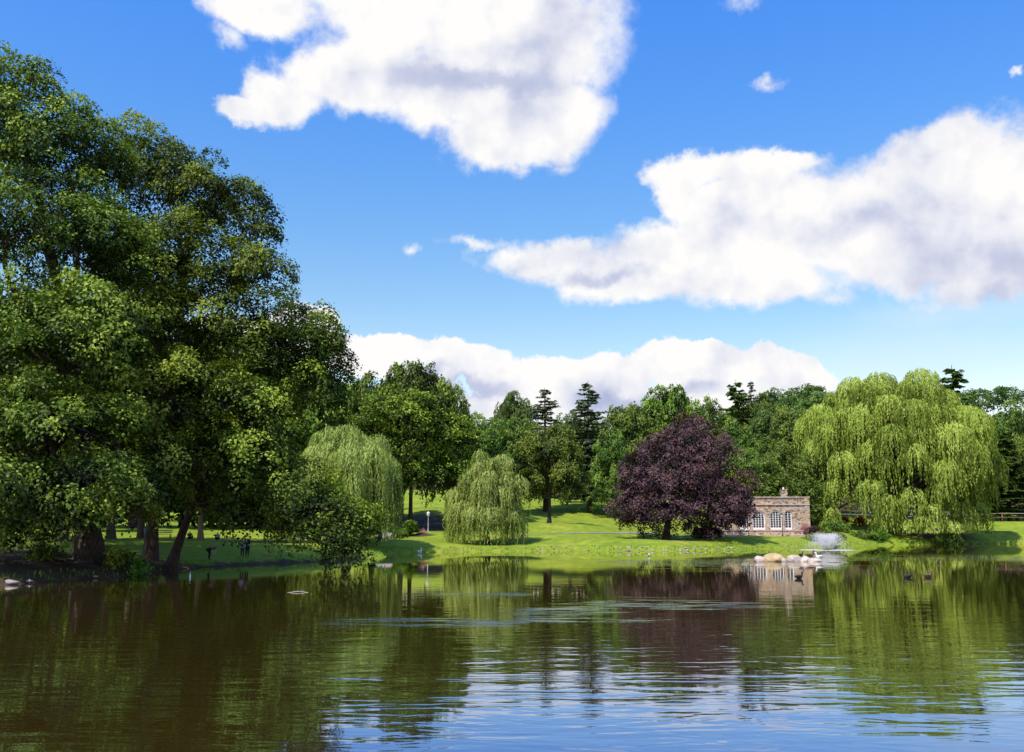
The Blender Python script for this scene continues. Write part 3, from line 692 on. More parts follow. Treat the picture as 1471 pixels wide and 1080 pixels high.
# largest willow on the right
LW = dome_lobes(1285, 666, 151, 137, 127, 12, 78, 2.25, rW, -0.18)
LW += [PL(px, py, Y, rx, ry, 1.6) for px, py, Y, rx, ry in ((1338, 735, 141, 16, 12), (1322, 748, 141, 10, 9), (1272, 735, 142, 13, 12), (1262, 748, 142, 9, 9), (1195, 738, 144, 10, 10), (1385, 735, 143, 13, 12), (1400, 712, 148, 16, 12),
                                                     (1200, 700, 146, 16, 12), (1165, 665, 150, 14, 14), (1370, 755, 141, 9, 8), (1300, 752, 141, 9, 8), (1385, 752, 143, 9, 8), (1180, 716, 146, 14, 12), (1275, 722, 141, 16, 12), (1310, 712, 140.5, 16, 12), (1350, 705, 141, 18, 12), (1415, 690, 149, 12, 12), (1408, 735, 145, 11, 12), (1250, 700, 141, 18, 12), (1335, 765, 140.6, 10, 6))]
willow('largest willow, broad billowing pale green dome on the right bank behind the fountain', base_at(1292, 152), LW, M['willow'], rW, 6.0, 1.5, 5.4, 0.26, 0.46, 0.16, 0.75, at(1289, 620, 151), 0.25, 0.5)
rW2 = np.random.default_rng(52)
LW2 = dome_lobes(700, 712, 110, 44, 56, 3.6, 36, 0.8, rW2, -0.25, 0.9) + dome_lobes(697, 745, 110, 56, 30, 4.4, 22, 0.8, rW2, -0.2, 0.9) + [PL(672, 735, 108, 22, 16, 1.2), PL(735, 745, 108, 16, 14, 1.0), PL(660, 750, 108.5, 14, 14, 1.0), PL(700, 742, 106.5, 22, 16, 1.0), PL(722, 664, 110, 14, 12, 0.9), PL(746, 694, 110, 12, 12, 0.9), PL(652, 712, 109.5, 12, 12, 0.9), PL(690, 656, 110.5, 12, 9, 0.9)]
willow('small weeping willow at the water edge, strands reaching the lawn, middle of the three willows', base_at(700, 110.5), LW2, M['willow2'], rW2, 15.0, 1.0, 3.6, 0.17, 0.34, 0.08, 0.3, at(700, 690, 110), 0.0, 0.25)
rW3 = np.random.default_rng(53)
LW3 = dome_lobes(500, 690, 96, 66, 74, 4.8, 38, 1.25, rW3, -0.1, 0.9) + [PL(545, 700, 94, 18, 16, 1.2), PL(553, 665, 95, 14, 14, 1.2)]
willow('yellow green weeping willow partly hidden behind the leaning dark tree on the left', base_at(500, 96.5), LW3, M['willow2'], rW3, 11.0, 2.5, 7.0, 0.19, 0.36, 0.075, 0.4, at(500, 640, 96), 0.4, 0.3)

# --- conifers
def conifer_meshes(seed, H, W, mat, dens=1.0, bare=0.12, ragged=0.25):
    r = np.random.default_rng(seed); G = Geo()
    G.tube([[0, 0, -0.3], [0.05, 0, H * 0.5], [0, 0.05, H]], [H * 0.017, H * 0.011, 0.02], 7)
    C = []; A = []; N = []; T = []
    z = H * bare
    while z < H * 0.985:
        t = (z - H * bare) / (H * (1 - bare)); L = W / 2 * ((1 - t) ** 0.62) * r.uniform(0.75, 1.05) + 0.12
        nb = 6 if t < 0.85 else 5
        for k in range(nb):
            if r.uniform() < ragged * 0.6: continue
            a = r.uniform(0, 6.28); l = L * r.uniform(0.9 - ragged, 1.15)
            n = max(3, int(l / 0.22)); s = np.linspace(0, 1, n)
            up = 0.10 if t < 0.6 else 0.35
            P = np.stack([math.cos(a) * l * s, math.sin(a) * l * s, z - 0.30 * l * s * (1 - up) + 0.22 * l * s ** 2], 1)
            G.tube(P, np.linspace(0.05, 0.012, n), 3)
            q = np.repeat(P[1:], max(1, int(5 * dens)), 0); m_ = len(q)
            side = np.array([-math.sin(a), math.cos(a), 0.0])
            off = r.uniform(-1, 1, m_)[:, None] * side * (0.14 * l * (1.1 - np.repeat(s[1:], max(1, int(5 * dens))))[:, None] + 0.18)
            C.append(q + off + r.normal(0, 0.05, (m_, 3)) - np.array([0, 0, 0.08]))
            A.append(np.array([math.cos(a), math.sin(a), -0.4]) + off * 1.2 + r.normal(0, 0.35, (m_, 3)))
            N.append(np.array([0, 0, 1.0]) + r.normal(0, 0.45, (m_, 3))); T.append(np.full(m_, r.uniform(0.25, 0.8)))
        z += 0.30 + 0.40 * r.uniform(0.0, 1.3) * (1.2 - t)
    C = np.concatenate(C); n = len(C)
    V, F = leaf_quads(C, np.concatenate(A), np.concatenate(N), 0.62 * r.uniform(0.7, 1.3, n), 0.26 * r.uniform(0.7, 1.3, n))
    return np_mesh('crown', V, F, mat, np.repeat(np.concatenate(T), 4)), G.mesh('trunk', M['bark'])
CON = {'s1': (conifer_meshes(61, 20, 8.5, M['spruce'], 1.3, ragged=0.4), 20, 8.5), 's2': (conifer_meshes(62, 20, 7.5, M['spruce'], 1.0, ragged=0.45), 20, 7.5), 'p1': (conifer_meshes(63, 20, 9.5, M['pine'], 2.2, 0.1, 0.5), 20, 9.5)}
for (nm, lb, k, px, ty, Yd, w) in (
    ('spruce_tree', 'smaller spruce with open branches, left one of the two spruces above the lawn', 's2', 784, 557, 166, 92),
    ('spruce_tree', 'larger full spruce, right one of the two above the lawn', 's1', 847, 546, 166, 104),
    ('spruce_tree', 'spruce tip poking above the trees over the pavilion chimney', 's2', 1115, 561, 190, 70),
    ('spruce_tree', 'ragged tall conifer on the skyline above the right edge of the copper beech', 'p1', 1064, 545, 176, 110),
    ('spruce_tree', 'small conifer leaning top just right of the ragged tall conifer', 's2', 1086, 546, 185, 50),
    ('pine_tree', 'dark layered pine on the skyline right of the largest willow', 'p1', 1384, 524, 190, 150),
    ('pine_tree', 'dark bushy pine behind the rail fence at the right edge', 'p1', 1452, 618, 192, 100),
    ('pine_tree', 'low dark pine behind the rail fence beside the largest willow', 'p1', 1420, 650, 190, 84)):
    (cm, tm), H0, W0 = CON[k]
    b = base_at(px, Yd); H = at(px, ty, Yd).z - b[2]; W = w * Yd / F_PX
    root = thing(nm, lb, 'tree', b, random.uniform(0, 6), 'conifers on the hillside'); root.scale = (W / W0, W / W0, H / H0)
    link('crown', cm, root); link('trunk', tm, root)

# dead tree
def bare(G, p, d, L, r, depth, rng):
    n = 5; P = [np.array(p)]
    for i in range(n):
        d = unit(d + rng.normal(0, 0.12, 3)); P.append(P[-1] + d * L / n)
    G.tube(P, np.linspace(r, r * 0.55, n + 1), 4)
    if depth == 0: return
    for k in range(3): bare(G, P[rng.integers(2, n + 1)], unit(d + rng.normal(0, 0.55, 3) + [0, 0, 0.25]), L * rng.uniform(0.5, 0.75), r * 0.5, depth - 1, rng)
rD = np.random.default_rng(71)
for px, ty, Yd, lb in ((706, 572, 186, 'leafless dead tree with fine twigs on the skyline left of the spruces'),):
    b = base_at(px, Yd); H = at(px, ty, Yd).z - b[2]; G = Geo()
    bare(G, np.array([0, 0, -0.3]), np.array([0, 0, 1.0]), H * 0.52, 0.22, 4, rD)
    root = thing('dead_tree', lb, 'tree', b); link('trunk', G.mesh('trunk', M['bark_pale']), root)

# far wooded hills: one mass nobody could count
rF = np.random.default_rng(81); lob = []
def belt(x0, x1, y0, y1, n, r0, r1, h):
    for _ in range(n):
        x = rF.uniform(x0, x1); y = rF.uniform(y0, y1); r = rF.uniform(r0, r1)
        lob.append((x, y, ground(x, y) + h * rF.uniform(0.75, 1.1), r, r, r * 0.8))
belt(100, 240, 300, 400, 110, 4, 7, 9); belt(40, 120, 290, 370, 60, 4, 7, 9); belt(-60, 60, 255, 330, 70, 4, 6.5, 6); belt(-200, -50, 170, 260, 90, 4, 6.5, 6); belt(-130, -40, 132, 170, 40, 3, 5, 4)
belt(70, 190, 215, 260, 50, 4, 6, 6)
belt(-130, -22, 116, 138, 90, 2.6, 4.0, 2.6)
pads = lobe_pads(lob, 3.0, 2.0, rF, 0.0, -0.2, 0.6, 0.15)
tag(link('woodland', crown_mesh('woodland', pads, 36, 0.85, M['far'], rF, 0.5, 0.6)), 'far wooded hillside reading as one green mass', 'woodland', kind='stuff')

# --- shrubs
def bush(name, label, px, py_top, Y, w, depth, mat, rng, group=None, n=9, leaf=0.2, pr=0.5, per=34, cat='shrub'):
    b = base_at(px, Y); H = max(0.4, at(px, py_top, Y).z - b[2]); W = w * Y / F_PX / 2
    L = []
    for i in range(n):
        a = i * 2.4; q = math.sqrt((i + .5) / n)
        L.append((b[0] + math.cos(a) * q * W * 0.72, b[1] + math.sin(a) * q * depth * 0.72, b[2] + H * (0.68 - 0.30 * q * q) * rng.uniform(0.8, 1.1), W * 0.42, depth * 0.42, H * 0.34))
    Lr = [(l[0] - b[0], l[1] - b[1], l[2] - b[2], l[3], l[4], l[5]) for l in L]
    pads = lobe_pads(Lr, pr * 1.1, pr, rng, 0.2, -0.9, 0.5); pads = pads[pads[:, 2] > 0.02]
    root = thing(name, label, cat, b, 0, group)
    link('foliage', crown_mesh('foliage', pads, per, leaf, mat, rng, 0.5, 0.7), root)
    G = Geo()
    for l in Lr[:6]: limb(G, (0, 0, -0.1), l[:3], 0.05, 0.015, rng, 0.15, 5, 4)
    link('stem', G.mesh('stem', M['bark']), root)
    return root
rS = np.random.default_rng(91)
bush('shrub', 'yellow green shrub between the copper beech and the pavilion roof', 1058, 680, 141, 52, 2.4, M['yellowbush'], rS, n=12, leaf=0.3, pr=0.7)
bush('shrub', 'broad rounded green shrub behind the pavilion, left of its chimney', 1103, 664, 144, 84, 3.2, M['park'], rS, n=14, leaf=0.32, pr=0.8)
bush('shrub', 'rounded dark green shrub behind the right half of the pavilion', 1152, 676, 146, 74, 3.0, M['park'], rS, n=14, leaf=0.32, pr=0.8)
bush('shrub', 'bright green clipped shrub right of the grey boulder', 577, 759, 112, 22, 0.9, M['bush'], rS, n=7, leaf=0.14, pr=0.32)
bush('shrub', 'spiky leaved plant behind the clipped shrub beside the left willow', 590, 747, 116, 18, 0.8, M['bush'], rS, n=5, leaf=0.34, pr=0.34)
bush('shrub', 'loose leafy shrub below the left willow strands', 560, 750, 114, 26, 1.0, M['bush'], rS, n=7, leaf=0.18, pr=0.4)
bush('shrub', 'reddish low shrub in the bare bed left of the lamp post', 604, 761, 117, 20, 0.6, M['pink'], rS, n=6, leaf=0.1, pr=0.28, per=14)
bush('shrub', 'dark shrub at the shore left of the largest willow drapes', 1200, 750, 140.5, 52, 1.6, M['park'], rS, n=8, leaf=0.22, pr=0.5)
bush('shrub', 'rounded dark shrub at the waterline just right of the fountain', 1238, 764, 138.5, 46, 1.3, M['park'], rS, n=9, leaf=0.22, pr=0.5)
bush('shrub', 'added dark foliage in place of shade on the bank behind the fountain spray', 1186, 765, 125, 56, 1.4, M['oak'], rS, n=10, leaf=0.2, pr=0.5)  # added foliage, a dark stand-in for shade behind the spray
bush('shrub', 'shrub at the shore under the centre of the largest willow', 1262, 764, 139.5, 30, 1.0, M['bush'], rS, n=8, leaf=0.22, pr=0.5)
bush('shrub', 'shrub at the shore under the right side of the largest willow', 1362, 764, 142, 44, 1.1, M['park'], rS, n=9, leaf=0.22, pr=0.5)
bush('shrub', 'dark purple shrub at the foot of the copper beech', 1012, 757, 119.5, 44, 1.2, M['beech'], rS, n=9, leaf=0.2, pr=0.45)
bush('shrub', 'leafy bank shrub under the tallest tree, right of its trunk', 176, 786, 53, 40, 0.7, M['maple'], rS, n=9, leaf=0.16, pr=0.42, per=30)
bush('shrub', 'small sunlit sapling overhanging the water beside the bank', 205, 800, 52.2, 22, 0.4, M['bush'], rS, n=5, leaf=0.14, pr=0.26, per=20)
bush('shrub', 'yellow tipped low shrub on the bank left of the tallest tree trunk', 66, 786, 51.5, 46, 0.7, M['maple'], rS, n=9, leaf=0.15, pr=0.36, per=26)
bush('flower_bed', 'left clump of orange lilies behind the largest willow strands', 1212, 744, 160, 24, 0.8, M['orange'], rS, n=7, leaf=0.22, pr=0.35, per=26, cat='flowers', group='orange lilies')
bush('flower_bed', 'right clump of orange lilies behind the largest willow strands', 1237, 743, 160, 18, 0.8, M['orange'], rS, n=6, leaf=0.22, pr=0.35, per=26, cat='flowers', group='orange lilies')
bush('flower_bed', 'small pinkish flower clump beside the right corner of the pavilion', 1156, 751, 128.6, 11, 0.35, M['pink'], rS, n=5, leaf=0.1, pr=0.2, per=26, cat='flowers')
bush('shrub', 'low dark shrub on the terrace corner right of the pavilion', 1167, 756, 131.0, 22, 0.8, M['beech'], rS, n=6, leaf=0.14, pr=0.3)

# --- tufts of grass along the waterline (uncountable)
def tufts():
    C = []
    P = np.array(SH)
    for a, b in zip(P[:-1], P[1:]):
        n = int(np.linalg.norm(b - a) * 16)
        t = RNG.uniform(0, 1, n)[:, None]; e = unit(b - a); nrm = np.array([-e[1], e[0]])
        C.append(a + (b - a) * t + nrm * RNG.uniform(-0.4, 0.9, n)[:, None] ** 1.0)
    C = np.concatenate(C); z = ground_np(C[:, 0], C[:, 1]); k = z > 0.02; C = C[k]; z = z[k]; n = len(C)
    L = RNG.uniform(0.08, 0.28, n)
    P3 = np.column_stack([C, z + L * 0.35])
    A = np.column_stack([RNG.normal(0, 0.35, n), RNG.normal(0, 0.35, n), np.ones(n)])
    V, F = leaf_quads(P3, A, RNG.normal(0, 1, (n, 3)) + np.array([0, -0.6, 0.3]), L, L * 0.35)
    return np_mesh('shore_grass', V, F, M['bush'], np.repeat(RNG.uniform(0.1, 0.9, n), 4))
tag(link('shore_grass', tufts()), 'fringe of rough grass along the waterline', 'grass', kind='stuff')

# ------------------------------------------------------------------ rocks
def rock_mesh(name, size, mat, seed, sub=4, rough=0.28):
    bm = bmesh.new(); bmesh.ops.create_icosphere(bm, subdivisions=sub, radius=1.0)
    r = np.random.default_rng(seed); pl = unit(r.normal(0, 1, (9, 3))); of = r.uniform(0.62, 0.92, 9); ph = r.uniform(0, 6, 6)
    for v in bm.verts:
        p = np.array(v.co)
        for n_, o in zip(pl, of):
            e = p @ n_ - o
            if e > 0: p = p - n_ * e * 0.85
        p *= 1 + rough * 0.2 * (math.sin(p[0] * 5 + ph[0]) * math.sin(p[1] * 5 + ph[1]) + 0.5 * math.sin(p[2] * 11 + ph[2] + p[0] * 9))
        v.co = Vector((p[0] * size[0], p[1] * size[1], p[2] * size[2]))
    return bm_mesh(name, bm, mat, True)
k73 = None
for (px, w, hpx, lb, mt, sd, dy) in (
    (1091, 16, 8, 'pale boulder at the left end of the rock islet', 'rock_pale', 1, 0), (1110, 30, 12, 'largest tan boulder of the rock islet', 'rock_tan', 2, 0.15),
    (1124, 9, 5, 'small pale rock squeezed right of the tan boulder', 'rock_pale', 3, -0.25), (1141, 19, 10, 'white boulder right of the gap in the rock islet', 'rock_pale', 4, 0),
    (1154, 20, 8, 'low white slab with dark spots on the rock islet', 'rock_pale', 5, 0.1), (1168, 20, 5, 'flat pale slab at the right end of the rock islet', 'rock_pale', 6, -0.1)):
    c = water_at(px, 806.5); k = c.y / F_PX
    o = link('boulder', rock_mesh('boulder', (w * k * 0.56, w * k * 0.4, hpx * k * 0.85), M[mt], sd))
    o.location = (c.x, c.y + dy, hpx * k * 0.18); tag(o, lb, 'rock', 'rocks of the islet')
p = base_at(553, 112)
o = link('boulder', rock_mesh('boulder', (1.05, 0.7, 0.62), M['rock_grey'], 9)); o.location = (p[0], p[1], p[2] + 0.25); tag(o, 'grey pointed boulder on the lawn below the left willow', 'rock')
for (px, py, s, lb, sd) in ((12, 840, 0.42, 'pinkish flat rock on the shore at the left edge', 14), (150, 829, 0.24, 'small brown shore rock below the tallest tree trunk', 15), (135, 831, 0.16, 'smallest brown rock on the bank below the tallest tree', 16), (40, 838, 0.2, 'dark little rock right of the pinkish flat one', 17)):
    c = water_at(px, py); o = link('boulder', rock_mesh('boulder', (s, s * 0.6, s * 0.35), M['rock_grey'], sd, 3)); o.location = (c.x, c.y + 0.15, 0.1); tag(o, lb, 'rock', 'rocks on the near bank')
pm_ = [rock_mesh('shore_stone', (0.13, 0.10, 0.07), M['pebble'], 100 + i, 2) for i in range(4)]
for i in range(150):
    px = random.uniform(880, 1175) if i < 100 else random.uniform(655, 905)
    j = max(q for q in range(len(front)) if front[q][0] <= px and q >= 14); a, b = front[j], front[min(j + 1, len(front) - 1)]
    py = a[1] + (b[1] - a[1]) * (px - a[0]) / (b[0] - a[0])
    c = water_at(px, py - random.uniform(0.0, 0.25)); s = random.uniform(0.4, 1.5 if i < 100 else 0.9)
    o = link('shore_stone', pm_[i % 4]); o.location = (c.x, c.y, max(0.03, ground(c.x, c.y) + 0.02)); o.scale = (s * 1.3, s, s); o.rotation_euler = (0, 0, random.uniform(0, 6))
    tag(o, 'small pale stone in the line edging the far lawn' if i < 100 else 'small pale stone at the far waterline near the middle willow', 'stone', 'pale stones edging the far shore, right part' if i < 100 else 'pale stones at the middle waterline')

# ------------------------------------------------------------------ fountain
fc = water_at(1188, 790)
ft = thing('fountain', 'floating fountain throwing a wide white fan of spray in the pond', 'fountain', (fc.x, fc.y, 0))
G = Geo(); G.tube([[0, 0, -0.1], [0, 0, 0.0], [0, 0, 0.10], [0, 0, 0.16]], [0.35, 0.42, 0.36, 0.06], 20); link('float', G.mesh('float', M['iron']), ft)
rn = np.random.default_rng(5); N = 30000
G = Geo()
R = 2.8 * rn.uniform(0.06, 1, N) ** 0.85; th = rn.uniform(0, 2 * PI, N)
t = rn.uniform(0, 1, N); apex = 1.62 * (0.80 + 0.20 * np.minimum(1, R / 1.4)) * (1.08 - 0.70 * rn.uniform(0, 1, N) ** 1.5)
rr = R * t ** 0.85 * 1.0; zz = 4 * apex * t * (1 - t * 0.98) * 0.98 + 0.03
rr = R * t; hz = apex * 4 * t * (1 - t)
# upward cone dense, falling curtain sparse
keep = rn.uniform(0, 1, N) < np.interp(t, [0, 0.25, 0.55, 0.75, 1], [0.35, 0.8, 1.0, 0.30, 0.10])
P = np.stack([np.cos(th) * rr, np.sin(th) * rr, hz + 0.02], 1) + rn.normal(0, 0.09, (N, 3)) * (0.25 + 1.4 * t[:, None])
P = P[keep & (P[:, 2] > 0)]
n = len(P); A = np.stack([P[:, 0] * 0.5, P[:, 1] * 0.5, np.ones(n)], 1) + rn.normal(0, 0.3, (n, 3))
V, F = leaf_quads(P, A, rn.normal(0, 0.55, (n, 3)) + np.array([-0.45, -0.75, 0.6]), rn.uniform(0.03, 0.10, n), rn.uniform(0.018, 0.040, n))
link('spray', np_mesh('spray', V, F, M['spray']), ft)
n = 9000; R = np.sqrt(rn.uniform(0.0, 1, n)) * 2.75; R = np.where(rn.uniform(0, 1, n) < 0.5, 2.1 + 0.8 * rn.normal(0, 0.6, n), R); th = rn.uniform(0, 2 * PI, n)
P = np.stack([np.cos(th) * R, np.sin(th) * R, np.full(n, 0.008) + rn.uniform(0, 0.014, n)], 1)
V, F = leaf_quads(P, rn.normal(0, 1, (n, 3)) * [1, 1, 0.1], np.array([0, 0, 1.0]) + rn.normal(0, 0.08, (n, 3)), rn.uniform(0.04, 0.11, n), rn.uniform(0.03, 0.06, n))
G = Geo(); G.tube([[0, 0, 0.05], [0.01, 0, 0.3], [0, 0.01, 0.6], [0.0, 0, 0.85]], [0.09, 0.16, 0.24, 0.10], 14); link('jet', G.mesh('jet', M['spray']), ft)
link('foam', np_mesh('foam', V, F, M['spray']), ft)

# ------------------------------------------------------------------ pavilion
BY = 131.0; bx0 = at(1044, 760, BY).x; bx1 = at(1163, 760, BY).x
bz = at(1100, 761, BY).z; k = BY / F_PX
pav = thing('stone_pavilion', 'single storey fieldstone pavilion with white arched windows and a chimney', 'building', (bx0, BY, bz))
Wd = bx1 - bx0; H = 45.5 * k; TH = 0.35; DEP = 6.5
def lx(px): return (px - 1044) * k
doors = [(1070, 15, 24), (1090, 19, 27), (1114.5, 18.5, 27.5), (1132, 10.5, 27.5)]   # centre px, width px, height px
bm = bmesh.new()
def prism(bm, pts, y0, y1):
    f = [bm.verts.new((x, y0, z)) for x, z in pts]; b = [bm.verts.new((x, y1, z)) for x, z in pts]
    n = len(pts); bm.faces.new(f); bm.faces.new(list(reversed(b)))
    for i in range(n): bm.faces.new((f[i], b[i], b[(i + 1) % n], f[(i + 1) % n]))
def bbox(bm, x0, x1, y0, y1, z0, z1): prism(bm, [(x0, z0), (x1, z0), (x1, z1), (x0, z1)], y0, y1)
x = 0.0
for cpx, w, h in doors:
    c = lx(cpx); hw = w * k / 2; hh = h * k; sp_ = hh - hw
    bbox(bm, x, c - hw, 0, TH, -1.2, H)
    arc = [(c + hw * math.cos(a), sp_ + hw * math.sin(a)) for a in np.linspace(PI, 0, 15)]
    prism(bm, [(c - hw, H), (c - hw, sp_)] + arc[1:-1] + [(c + hw, sp_), (c + hw, H)], 0, TH)
    bbox(bm, c - hw, c + hw, 0, TH, -1.2, -0.02)
    x = c + hw
bbox(bm, x, Wd, 0, TH, -1.2, H)
bbox(bm, 0, TH, TH, DEP, -1.2, H); bbox(bm, Wd - TH, Wd, TH, DEP, -1.2, H); bbox(bm, TH, Wd - TH, DEP - TH, DEP, -1.2, H)
bbox(bm, Wd - 0.55, Wd + 0.10, -0.10, -0.002, -1.2, H - 0.02)       # corner pier
bmesh.ops.recalc_face_normals(bm, faces=bm.faces)
link('wall', bm_mesh('wall', bm, M['stone']), pav)
bm = bmesh.new(); bbox(bm, TH + .01, Wd - TH - .01, TH + .01, DEP - TH - .01, H - 0.75, H - 0.55); bmesh.ops.recalc_face_normals(bm, faces=bm.faces)
link('roof', bm_mesh('roof', bm, M['terrace']), pav)
bm = bmesh.new()
bbox(bm, -0.1, Wd + 0.2, -0.16, 0.42, H + 0.003, H + 0.11); bbox(bm, Wd - 0.42, Wd + 0.2, 0.42, DEP + .1, H + 0.003, H + 0.11); bbox(bm, -0.1, 0.42, 0.42, DEP + .1, H + 0.003, H + 0.11)
bmesh.ops.recalc_face_normals(bm, faces=bm.faces); link('coping', bm_mesh('coping', bm, M['coping']), pav)
bm = bmesh.new(); bbox(bm, 0, Wd + 0.14, -0.15, -0.003, H - 0.98, H - 0.88); bmesh.ops.recalc_face_normals(bm, faces=bm.faces); link('string_course', bm_mesh('string_course', bm, M['coping']), pav)
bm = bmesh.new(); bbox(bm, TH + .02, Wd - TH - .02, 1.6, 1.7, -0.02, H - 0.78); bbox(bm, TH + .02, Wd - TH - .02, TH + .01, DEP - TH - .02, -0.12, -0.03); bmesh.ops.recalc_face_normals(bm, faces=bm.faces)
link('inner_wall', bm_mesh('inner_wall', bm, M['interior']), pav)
cx = lx(1131); bm = bmesh.new(); bbox(bm, cx - 0.36, cx + 0.36, 0.9, 1.6, H - 0.6, H + 1.02); bbox(bm, cx - 0.42, cx + 0.42, 0.84, 1.66, H + 1.023, H + 1.12); bmesh.ops.recalc_face_normals(bm, faces=bm.faces)
ch = link('chimney', bm_mesh('chimney', bm, M['stone']), pav)
G = Geo(); G.tube([[cx - 0.06, 1.25, H + 1.1], [cx - 0.06, 1.25, H + 1.42]], [0.13, 0.11], 10); link('chimney_pot', G.mesh('chimney_pot', M['white']), ch)
def arch_window(cpx, w, h, leafs, rows):
    c = lx(cpx); hw = w * k / 2 - 0.004; hh = h * k - 0.004; s_ = hh - hw; y0, y1 = 0.16, 0.28
    G = bmesh.new(); fr = 0.17 if w > 12 else 0.12
    # outer frame: jambs, arch, sill
    bbox(G, c - hw, c - hw + fr, y0, y1, 0.0, s_); bbox(G, c + hw - fr, c + hw, y0, y1, 0.0, s_)
    a = np.linspace(PI, 0, 17)
    for a0, a1 in zip(a[:-1], a[1:]):
        prism(G, [(c + hw * math.cos(a0), s_ + hw * math.sin(a0)), (c + (hw - fr) * math.cos(a0), s_ + (hw - fr) * math.sin(a0)), (c + (hw - fr) * math.cos(a1), s_ + (hw - fr) * math.sin(a1)), (c + hw * math.cos(a1), s_ + hw * math.sin(a1))], y0, y1)
    bbox(G, c - hw + fr, c + hw - fr, y0 + .01, y1, 0, 0.30)
    n = leafs
    def top(x): q = hw - fr; u = min(q, abs(x - c)); return s_ + math.sqrt(max(0, q * q - u * u))
    for i in range(1, n):
        x = c - hw + fr + (2 * (hw - fr)) * i / n; t_ = 0.075 if (n % 2 == 0 and i == n // 2) or n <= 2 or i in (1, n - 1) else 0.032
        bbox(G, x - t_ / 2, x + t_ / 2, y0 + .02, y1 - .02, 0.30, top(x))
    for j in range(1, rows):
        z = 0.30 + (hh - fr - 0.30) * j / rows
        q = hw - fr; ext = q if z < s_ else math.sqrt(max(0.0, q * q - (z - s_) ** 2))
        bbox(G, c - ext, c + ext, y0 + .03, y1 - .03, z - 0.018, z + 0.018)
    bmesh.ops.recalc_face_normals(G, faces=G.faces)
    f = link('window', bm_mesh('window', G, M['white']), pav)
    P = bmesh.new(); q = hw - fr
    arc = [(c + q * math.cos(t), s_ + q * math.sin(t)) for t in np.linspace(0, PI, 15)]
    prism(P, [(c - q, 0.3), (c + q, 0.3)] + arc, 0.215, 0.225); bmesh.ops.recalc_face_normals(P, faces=P.faces)
    link('pane', bm_mesh('pane', P, M['glass']), f)
for (cpx, w, h), n in zip(doors, (4, 4, 4, 2)): arch_window(cpx, w, h, n, 7)
# terrace in front
TY = BY - 3; tx0 = at(1028, 768, TY).x; tx1 = at(1154, 768, TY).x; tz = at(1100, 768.5, TY).z; 
te = thing('terrace', 'low stone terrace wall in front of the pavilion', 'terrace', (0, 0, 0))
ttop = bz - 0.02
bm = bmesh.new(); bbox(bm, tx0, tx1, TY, BY - 0.12, tz - 1.0, ttop - 0.1); bmesh.ops.recalc_face_normals(bm, faces=bm.faces); link('wall', bm_mesh('wall', bm, M['stone']), te)
bm = bmesh.new(); bbox(bm, tx0 - 0.08, tx1 + 0.08, TY - 0.08, BY - 0.12, ttop - 0.097, ttop); bmesh.ops.recalc_face_normals(bm, faces=bm.faces); link('coping', bm_mesh('coping', bm, M['terrace']), te)
bm = bmesh.new(); bbox(bm, tx0 - 0.4, tx1 + 0.5, TY - 1.1, TY - 0.004, tz - 1.0, tz + 0.06); bmesh.ops.recalc_face_normals(bm, faces=bm.faces); link('step', bm_mesh('step', bm, M['terrace']), te)

# ------------------------------------------------------------------ lamps, fence, bins
def lamp(px, Y, topy, label, dark=False):
    b = base_at(px, Y); H = at(px, topy, Y).z - b[2]
    r = thing('lamp_post', label, 'lamp post', b)
    G = Geo(); G.tube([[0, 0, -0.2], [0, 0, 0.25], [0, 0, 0.32], [0, 0, H - 0.62]], [0.10, 0.09, 0.05, 0.045], 12); link('post', G.mesh('post', M['iron' if dark else 'post']), r)
    G = Geo(); G.tube([[0, 0, H - 0.62], [0, 0, H - 0.55], [0, 0, H - 0.40], [0, 0, H - 0.22]], [0.05, 0.13, 0.19, 0.20], 14); link('lantern', G.mesh('lantern', M['lampglass']), r)
    G = Geo(); G.tube([[0, 0, H - 0.218], [0, 0, H - 0.19], [0, 0, H - 0.03], [0, 0, H]], [0.23, 0.22, 0.06, 0.01], 14); link('lantern_cap', G.mesh('lantern_cap', M['white'] if not dark else M['iron']), r)
lamp(615, 120, 734.5, 'slim grey lamp post with white lantern, left of the middle willow')
lamp(1124, 125.6, 737, 'dark lamp post in front of the pavilion windows', True)
fe = thing('rail_fence', 'wooden rail fence with a pale top rail across the right lawn', 'fence', (0, 0, 0))
fx = [base_at(px, 176) for px in range(1180, 1640, 52)]
fx = [base_at(1441 + 52 * i, 176 - 0.2 * i) for i in range(-5, 4)]
for p in fx:
    G = Geo(); G.box((p[0], p[1], p[2] + 0.55), (0.16, 0.16, 1.9)); link('post', G.mesh('post', M['wood'], False), fe)
for hz_, mt in ((1.58, 'rail'), (0.85, 'wood')):
    G = Geo()
    G.tube([[p[0], p[1] - 0.12, p[2] + hz_ - 0.1] for p in fx], [0.06] * len(fx), 6); link('rail', G.mesh('rail', M[mt]), fe)
b = base_at(212, 83); r = thing('litter_bin', 'teal litter bin beside the shaded trunk', 'bin', b)
G = Geo(); G.tube([[0, 0, 0], [0, 0, 0.05], [0, 0, 0.85]], [0.2, 0.25, 0.28], 16); link('bin_body', G.mesh('bin_body', M['teal']), r)
G = Geo(); G.tube([[0, 0, 0.852], [0, 0, 0.9], [0, 0, 1.0], [0, 0, 1.02]], [0.30, 0.30, 0.18, 0.01], 16); link('lid', G.mesh('lid', M['teal']), r)
b = base_at(124, 72); r = thing('notice_board', 'plain pale board on a post left of the tallest tree trunk', 'sign', b)
G = Geo(); G.box((0, 0, 0.45), (0.07, 0.07, 1.3)); link('post', G.mesh('post', M['wood'], False), r)
G = Geo(); G.box((0, -0.06, 0.72), (0.34, 0.04, 0.62)); link('panel', G.mesh('panel', M['rail'], False), r)
